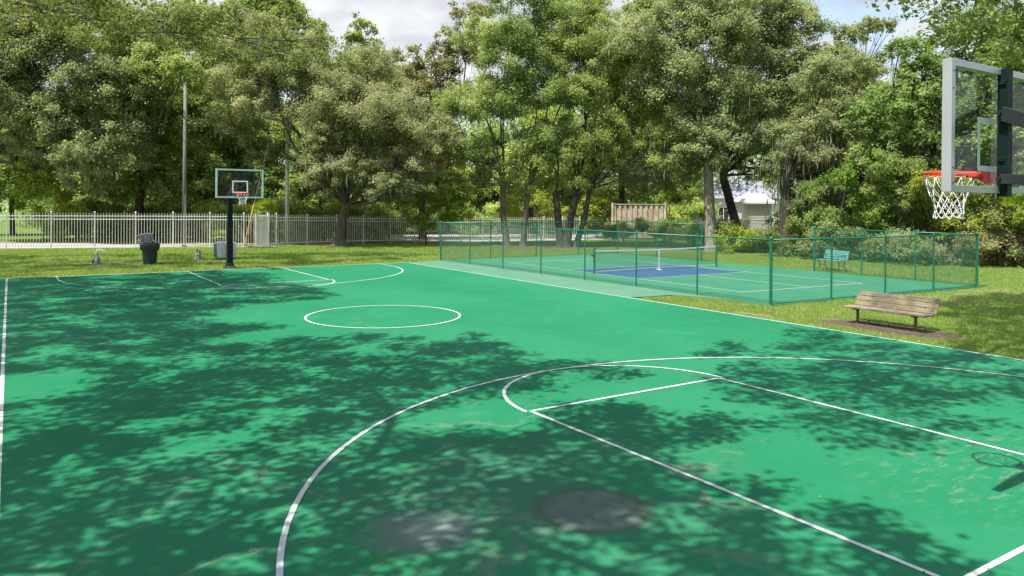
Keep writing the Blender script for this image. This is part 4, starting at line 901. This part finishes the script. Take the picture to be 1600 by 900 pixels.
row = [(20, 60, 1, 'shaded wood tree behind the bright shrub at far left'), (115, 62, 0, 'wood tree behind the corner oak, second from the left'), (175, 60, 2, 'wood tree above the fence midway between bright shrub and trash can'),
       (255, 63, 1, 'dark wood tree directly behind the trash can'), (318, 60, 0, 'wood tree just right of the brown utility pole'), (385, 58, 1, 'dark wood tree right above the far backboard'),
       (430, 63, 2, 'wood tree immediately left of the pale pole'), (500, 58, 1, 'dark wood tree between pale pole and leaning oak trunk'), (570, 57, 2, 'wood tree directly behind the leaning oak trunk'),
       (628, 70, 1, 'dark wood tree right of the leaning oak trunk'), (700, 72, 0, 'wood tree behind the far left fence corner'), (760, 74, 1, 'dark wood tree left of the twin trunked oak'),
       (830, 70, 0, 'wood tree behind the twin trunked oak'), (900, 74, 1, 'dark wood tree far behind the forking oak'), (985, 76, 2, 'wood tree behind the tan board fence'),
       (1060, 74, 1, 'dark wood tree right of the tan board fence'), (1265, 62, 1, 'dark wood tree behind the mossy oak'), (1330, 56, 2, 'wood tree right of the mossy oak'),
       (1400, 53, 1, 'dark wood tree behind the yellow-green shrubs'), (1470, 52, 0, 'wood tree behind the near basketball net'), (1550, 50, 1, 'dark wood tree behind the near backboard'), (1640, 48, 2, 'wood tree past the right edge')]
first = [True]*3; rr = random.Random(77)
for (px, D, k, lab) in row:
    b = at(px, 370, D)
    if first[k]: o = protos[k]; first[k] = False
    else: o = copy_tree(protos[k])
    o.location = (b[0], b[1], -.03); o.rotation_euler.z = rr.uniform(0, 6.28); s_ = rr.uniform(.88, 1.08); o.scale = (s_, s_, s_*rr.uniform(.94, 1.06))
    tag(o, lab, 'tree', BT); ti = rr.uniform(1.0, 1.35)
    for ch in o.children:
        if ch.name.startswith('crown'): ch.color = (ti, ti*1.05, ti*.85, 1)
# understory bushes behind the fence
def proto_bush(seed, leaf):
    rng = np.random.default_rng(seed); lob = [(np.array([rng.uniform(-1.6, 1.6), rng.uniform(-1, 1), rng.uniform(.5, 2.6)]), rng.uniform(.8, 1.2)) for _ in range(8)]
    return tree('undergrowth_bush', 'x', 'bush', (0, 0, 0), lob, .06, (0, 0, .6), leaf, 'barkd', size=.16, seed=seed, maxleaf=26000, dens=1., cr=(.4, .8))
pb = [proto_bush(501, 'darkleaf'), proto_bush(502, 'oak')]; first = [True, True]
bl_ = [(120, 55.5, 0, 'dark bush behind the fence right of the bright shrub'), (160, 56, 1, 'green bush behind the fence above the water pipe'), (205, 56, 0, 'dark bush behind the fence left of the fountain'),
       (250, 56, 1, 'green bush behind the fence right of the fountain'), (305, 55.5, 0, 'dark bush just right of the brown utility pole'), (350, 54, 1, 'green bush behind the covered box'),
       (400, 53.5, 0, 'dark bush behind the narrow gate'), (462, 54, 1, 'green bush right of the pale pole'), (505, 54, 0, 'dark bush left of the leaning oak trunk'), (560, 54.5, 1, 'green bush right of the leaning oak trunk'),
       (610, 56, 0, 'dark bush behind the fence left of the lime vine'), (745, 68, 0, 'dark bush beyond the road left of the twin trunks'), (790, 70, 1, 'green bush beyond the road between the twin trunks'),
       (1010, 66, 0, 'dark bush behind the tan board fence'), (1075, 60, 1, 'green bush right of the tan board fence'), (1255, 52, 0, 'dark bush behind the mossy trunk'),
       (1290, 48, 1, 'green bush behind the boundary fence right of the mossy oak'), (1360, 46, 0, 'dark bush behind the shrubs left of the hanging net'), (1440, 45, 1, 'green bush behind the shrubs under the near rim'), (1540, 43, 0, 'dark bush behind the shrubs at right')]
for (px, D, k, lab) in bl_:
    b = at(px, 370, D)
    if first[k]: o = pb[k]; first[k] = False
    else: o = copy_tree(pb[k])
    o.location = (b[0], b[1], -.03); o.rotation_euler.z = -YAW+rr.choice((0, 3.14))+rr.uniform(-.4, .4); s_ = rr.uniform(.85, 1.1); o.scale = (s_, s_, s_)
    tag(o, lab, 'bush', 'undergrowth bushes behind the fences'); ti = rr.uniform(1.1, 1.6)
    for ch in o.children:
        if ch.name.startswith('crown'): ch.color = (ti, ti*1.05, ti*.85, 1)
# far wood that closes the horizon
rng = np.random.default_rng(7); cen = []
for px in np.arange(30, 1760, 9): 
    for _ in range(3):
        if 1125 < px < 1215: 
            D = rng.uniform(92, 100)
        else: D = rng.uniform(76, 92)
        q = at(px, rng.uniform(150, 350), D); cen.append(q)
for px in np.arange(-150, 40, 8):
    for _ in range(3): cen.append(at(px, rng.uniform(215, 322), rng.uniform(150, 175)))
for px in np.arange(45, 1760, 5):
    D = rng.uniform(88, 104); q = at(px, 330, D); q[2] = rng.uniform(.3, 4.5)
    if not 1120 < px < 1225: cen.append(q)
cen = np.array(cen); cen[:, 2] = np.maximum(cen[:, 2], .8)
V, Fq, a_ = leaf_cloud(cen, rng.uniform(1.8, 3.0, len(cen)), 300, .42, rng); o = fast('far_wood', V, Fq, MAT['darkleaf'], attr=a_); o.color = (1.2, 1.3, 1.15, 1)
tag(o, 'dense dark wood closing the view far behind all other trees', 'woods', kind='stuff')

# ------------------------------------------------------------ overhanging oaks that shade the court (canopy above the picture)
def inside(P, poly):
    x, y = P[:, 0], P[:, 1]; r_ = np.zeros(len(P), bool); n = len(poly); j = n-1
    for i in range(n):
        xi, yi = poly[i]; xj, yj = poly[j]
        c_ = ((yi > y) != (yj > y)) & (x < (xj-xi)*(y-yi)/(yj-yi+1e-12)+xi); r_ ^= c_; j = i
    return r_
def vnoise(P, s, seed):
    rg = np.random.default_rng(seed); T = rg.random((64, 64)); q = P*s; i = np.floor(q).astype(int); f = q-i; f = f*f*(3-2*f)
    g = lambda a, b: T[(i[:, 0]+a) % 64, (i[:, 1]+b) % 64]
    return (g(0, 0)*(1-f[:, 0])+g(1, 0)*f[:, 0])*(1-f[:, 1])+(g(0, 1)*(1-f[:, 0])+g(1, 1)*f[:, 0])*f[:, 1]
PA = [(-9.5, 30.5), (-7.89, 29.17), (-5.04, 28.6), (-1.0, 28.9), (0.64, 26.63), (0.17, 23.64), (0.58, 20.72), (0.14, 18.35), (-1.44, 17.98), (-3.22, 18.14), (-3.8, 15.39), (-2.51, 13.9), (-3.36, 13.27), (-4.7, 12.75), (-5.83, 11.65), (-6.86, 12.03), (-7.58, 11.37), (-9.5, 10.97)]
PB = [(-9.5, 10.6), (-7.73, 9.9), (-7.01, 9.7), (-6.33, 10.2), (-5.81, 11.5), (-4.94, 11.9), (-3.6, 12.65), (-2.13, 12.27), (-1.42, 11.85), (-3.07, 10.89), (-3.31, 10.5), (-1.97, 10.44), (-0.66, 11.75), (-0.16, 10.74), (0.42, 11.1), (0.24, 10.01), (0.82, 9.5), (-0.29, 8.93), (0.32, 8.36), (0.99, 7.82), (0.94, 6.69), (-0.33, 6.27), (-1.63, 6.39), (-1.95, 6.42), (-3.3, 6.11), (-3.43, 5.66), (-2.43, 5.03), (-0.68, 5.51), (-0.02, 5.45), (0.12, 4.69), (-0.19, 3.61), (-0.85, 3.2), (-1.91, 3.15), (-1.62, 2.45), (-1.36, 2.0), (-1.69, 1.82), (-1.69, 1.43), (-1.56, 1.16), (-1.38, 0.97), (-1.39, 0.48), (-1.57, 0.36), (-2.51, -0.6), (-3.32, -1.5), (-9.5, -1.5)]
PR1 = [(3.2, 7.1), (5.19, 7.88), (7.45, 7.97), (7.66, 6.85), (7.52, 5.38), (7.23, 3.32), (6.17, 2.43), (2.79, 1.12), (3.04, 1.63), (2.76, 1.94), (1.72, 2.33), (0.99, 2.11), (0.57, 2.45), (0.54, 2.97), (0.48, 3.56), (0.97, 4.71), (1.62, 5.42), (2.4, 5.34), (2.71, 6.2)]
PR2 = [(16.96, 9.36), (20.14, 8.92), (20.91, 7.08), (14, 3.5), (7.6, 2.6), (7.66, 3.5), (7.79, 4.31), (8.93, 5.81), (11.73, 6.75), (13.78, 8.2)]
LIT = [[(-7.56, 11.89), (-6.87, 11.8), (-6.3, 10.85), (-6.47, 9.96), (-7.29, 9.47), (-7.59, 9.98)], [(-7.69, 4.27), (-7.39, 4.27), (-7.31, 4.03), (-7.57, 3.83), (-7.69, 3.84)], [(-5.3, 2.88), (-4.75, 2.4), (-5.06, 2.23), (-5.62, 2.59)],
       [(-3.45, 4.23), (-2.55, 4.18), (-2.92, 3.55), (-3.63, 3.67)], [(-3.78, 2.2), (-3.33, 2.06), (-3.69, 1.73), (-4.38, 2.04)], [(-6.11, 5.23), (-5.63, 5.14), (-5.87, 4.68), (-6.24, 4.82)]]
def canopy(name, label, base, tr, fork, polys, seed, leaf='oak', hz=(8.2, 11.5), thr=.30, size=.13, dn=10., cr=(.22, .42), nb=(46, 76), extra=(), tint=(.62, .66, .52)):
    rng = np.random.default_rng(seed); base = np.array([base[0], base[1], 0.]); cen = []
    for poly, th in polys:
        P = np.array(poly); lo, hi = P.min(0), P.max(0); area = (hi-lo).prod(); n = int(area*dn); q = lo+(hi-lo)*rng.random((n, 2)); jt = np.stack([vnoise(q, 1.1, seed+5)-.5, vnoise(q, 1.3, seed+6)-.5], 1)*1.0+np.stack([vnoise(q, 3.1, seed+7)-.5, vnoise(q, 3.3, seed+8)-.5], 1)*.6; q = q[inside(q+jt, poly)]
        for l in LIT: q = q[~inside(q, l) | (rng.random(len(q)) < .12)]
        # branch-wise gaps: noise stretched along the limbs
        nn = .55*vnoise(q*np.array([.8, 1.5]), .9, seed)+.45*vnoise(q*np.array([1, 1.8]), 2.1, seed+1)
        q = q[nn > th]; h = hz[0]+(hz[1]-hz[0])*vnoise(q, .35, seed+2)+rng.normal(size=len(q))*.35
        c_ = np.stack([q[:, 0], q[:, 1], 0*h], 1)-SUND*(h/(-SUND[2]))[:, None]; cen.append(c_)
    if len(extra): cen.append(np.array(extra))
    cen = np.concatenate(cen); rad = rng.uniform(cr[0], cr[1], len(cen)); n = rng.integers(nb[0], nb[1], len(cen))
    V, Fq, a_ = leaf_cloud(cen, rad, n, size, rng, flat=.6)
    t = thing('oak_tree', (base[0], base[1], -.03), label, 'tree')
    o = fast('crown', V, Fq, MAT[leaf], attr=a_, loc=(base[0], base[1], -.03)); o.parent = t; o.location = (0, 0, 0); o.color = (*tint, 1)
    mb = MB(); f_ = np.array(fork, float); mb.tube([base-np.array([0, 0, .1]), base+np.array([0, 0, .15]), base+(f_-base)*.3, base+(f_-base)*.7, f_], [tr*1.6, tr*1.3, tr, tr*.85, tr*.75], 14, cap=False)
    # boughs: cluster the clumps, bough to each cluster, twigs to the clumps
    K = max(4, len(cen)//60); seeds = cen[rng.permutation(len(cen))[:K]]
    for _ in range(4):
        lab = np.argmin(((cen[:, None, :2]-seeds[None, :, :2])**2).sum(2), 1)
        seeds = np.array([cen[lab == k].mean(0) if (lab == k).any() else seeds[k] for k in range(K)])
    order = np.argsort(np.linalg.norm(seeds[:, :2]-f_[:2], axis=1)); nodes = [(f_, tr*.6)]
    for k in order:
        s_ = seeds[k]-np.array([0, 0, .25]); dd = [np.linalg.norm(s_-p_)+.35*np.linalg.norm(p_-f_) for p_, _ in nodes]; j = int(np.argmin(dd)); p_, r_ = nodes[j]
        Pn = limb(mb, p_, s_, max(.03, min(.075, r_*.8)), max(.02, min(.05, r_*.45)), rng, n=7); nodes.append((s_, max(.025, r_*.62)))
        for i in np.where(lab == k)[0][::3]: limb(mb, Pn[rng.integers(2, 6)], cen[i], .018, .005, rng, n=4, seg=3)
    tk = mb.build('trunk', MAT['bark'], smooth=True, loc=(base[0], base[1], -.03)); tk.parent = t; tk.location = (0, 0, 0)
    return t
canopy('oak_tree', 'oak whose boughs hang in at top left and dapple the far left court', (-15.5, 22, 0), .42, (-13.5, 21.5, 5.2), [(PA, .28), ([(-10, 30.5), (1, 29.5), (12, 33), (9, 37), (0, 40), (-10, 44)], .54)], 611, dn=13, hz=(9.4, 12.0), thr=0, nb=(36, 60))
canopy('oak_tree', 'oak outside the left edge that throws the broad shade over the left of the court', (-13.5, 4.5, 0), .45, (-11.5, 5, 5.5), [(PB, .26), ([(-5.5, 3.2), (-4.9, 3.75), (-4.1, 3.3), (-3.7, 2.9), (-4.2, 2.4), (-5.1, 2.6)], .0), ([(-3.7, 2.9), (-3.2, 3.2), (-2.6, 2.7), (-3.0, 2.2), (-3.6, 2.2)], .1)], 622, dn=9.8, hz=(8.0, 11))
EX = []; rx = random.Random(3)
for (xa, ya, xb, yb) in ((1610, 50, 1400, 8), (1600, 20, 1380, -10), (1620, 80, 1450, 50), (1560, 30, 1470, 75), (1640, 10, 1500, -20), (1640, 60, 1560, 95)):
    for q in range(9):
        u = rx.random(); EX.append(at(xa+(xb-xa)*u+rx.uniform(-8, 8), ya+(yb-ya)*u+rx.uniform(-8, 8), rx.uniform(17, 19)))
canopy('oak_tree', 'oak with bare dark twigs reaching in at top right above the backboard', (6.5, -7, 0), .4, (5, -3.5, 6.2), [(PR1, .36), (PR2, .14)], 633, dn=9.5, nb=(34, 56), tint=(.75, .8, .65), extra=EX, hz=(9.2, 11.0))

# ------------------------------------------------------------ grass blades and litter
def blades(regions, seed, name, label):
    rng = np.random.default_rng(seed); Vs, at_ = [], []
    for (poly, dens, hgt, wid) in regions:
        P = np.array(poly); lo, hi = P.min(0), P.max(0); n = int((hi-lo).prod()*dens); q = lo+(hi-lo)*rng.random((n, 2)); jt = np.stack([vnoise(q, 5.1, seed+5)-.5, vnoise(q, 5.3, seed+6)-.5], 1)*.22; q = q[inside(q+jt, poly)]
        for cc, rx, ry, _ in MULCH: q = q[(((q-np.array(cc[:2]))/np.array([rx, ry]))**2).sum(1) > .8+.4*rng.random(len(q))]
        cl = vnoise(q, .5, seed)*.5+vnoise(q, 2.3, seed+1)*.5; q = q[cl > .18+.2*rng.random(len(q))]; cl = vnoise(q, .5, seed)*.5+vnoise(q, 2.3, seed+1)*.5
        m = len(q); a = rng.uniform(0, 6.28, m); w_ = wid*(.6+.8*rng.random(m)); h = hgt*(.5+.8*rng.random(m))*(.7+.6*cl)
        s_ = np.stack([np.cos(a)*w_/2, np.sin(a)*w_/2, 0*a], 1); b = np.stack([q[:, 0], q[:, 1], 0*a-.038], 1)
        lean = np.stack([rng.normal(size=m)*.4*h, rng.normal(size=m)*.4*h, h], 1)
        Vs.append(np.stack([b-s_, b+s_, b+lean], 1).reshape(-1, 3)); at_.append(np.clip(.5*cl+.5*rng.random(m), 0, 1))
    V = np.concatenate(Vs); o = fast(name, V, np.arange(len(V)).reshape(-1, 3), MAT['grassblade'], attr=np.concatenate(at_)); return tag(o, label, 'grass', kind='stuff')
RG = [(7.755, 1.5), (16, 1.5), (24, 4), (33, 8), (33, 24), (21.3, 29), (21.1, 10.2), (9.95, 10.9), (9.9, 12.6), (9.25, 14.0), (7.755, 14.1)]
NR = [(7.755, 2), (13, 2), (14, 10.6), (9.95, 10.8), (9.9, 12.6), (9.25, 14.0), (7.755, 14.1)]
BK = [(-11, 29.22), (7.7, 29.22), (9.6, 30.1), (24, 30.2), (28, 42.5), (20, 44.5), (5, 45), (-11, 49.3)]
blades([(RG, 330, .065, .018), (NR, 1500, .05, .011), (BK, 330, .075, .024)], 9, 'grass', 'mown sunlit grass round the courts')
rng = np.random.default_rng(12); n = 900
q = np.concatenate([np.stack([rng.uniform(-8, 7.6, 300), rng.uniform(-1, 28, 300)], 1), np.stack([rng.normal(7.45, .18, 160), rng.uniform(2, 14, 160)], 1), np.array([9.1, 7.05])+rng.normal(size=(420, 2))*np.array([.45, 1.0]), np.stack([rng.uniform(2.5, 7.6, 70), rng.uniform(2, 8.5, 70)], 1), np.stack([rng.uniform(-6.5, 1, 110), rng.uniform(1.5, 7, 110)], 1)])
n = len(q); a = rng.uniform(0, 6.28, n); Ll = rng.uniform(.010, .026, n); d = np.stack([np.cos(a), np.sin(a), rng.normal(size=n)*.25], 1); e = np.stack([-np.sin(a), np.cos(a), rng.normal(size=n)*.3], 1)*.45
c_ = np.stack([q[:, 0], q[:, 1], np.where(q[:, 0] > 7.77, -.02, .012)], 1); Ll = Ll[:, None]
V = np.stack([c_-d*Ll, c_+e*Ll, c_+d*Ll, c_-e*Ll], 1).reshape(-1, 3); V[:, 2] = np.maximum(V[:, 2], np.repeat(np.where(q[:, 0] > 7.77, -.034, .009), 4))
tag(fast('fallen_leaves', V, np.arange(n*4).reshape(-1, 4), MAT['dry']), 'dry fallen leaves scattered over court and bare soil', 'leaf litter', kind='stuff')
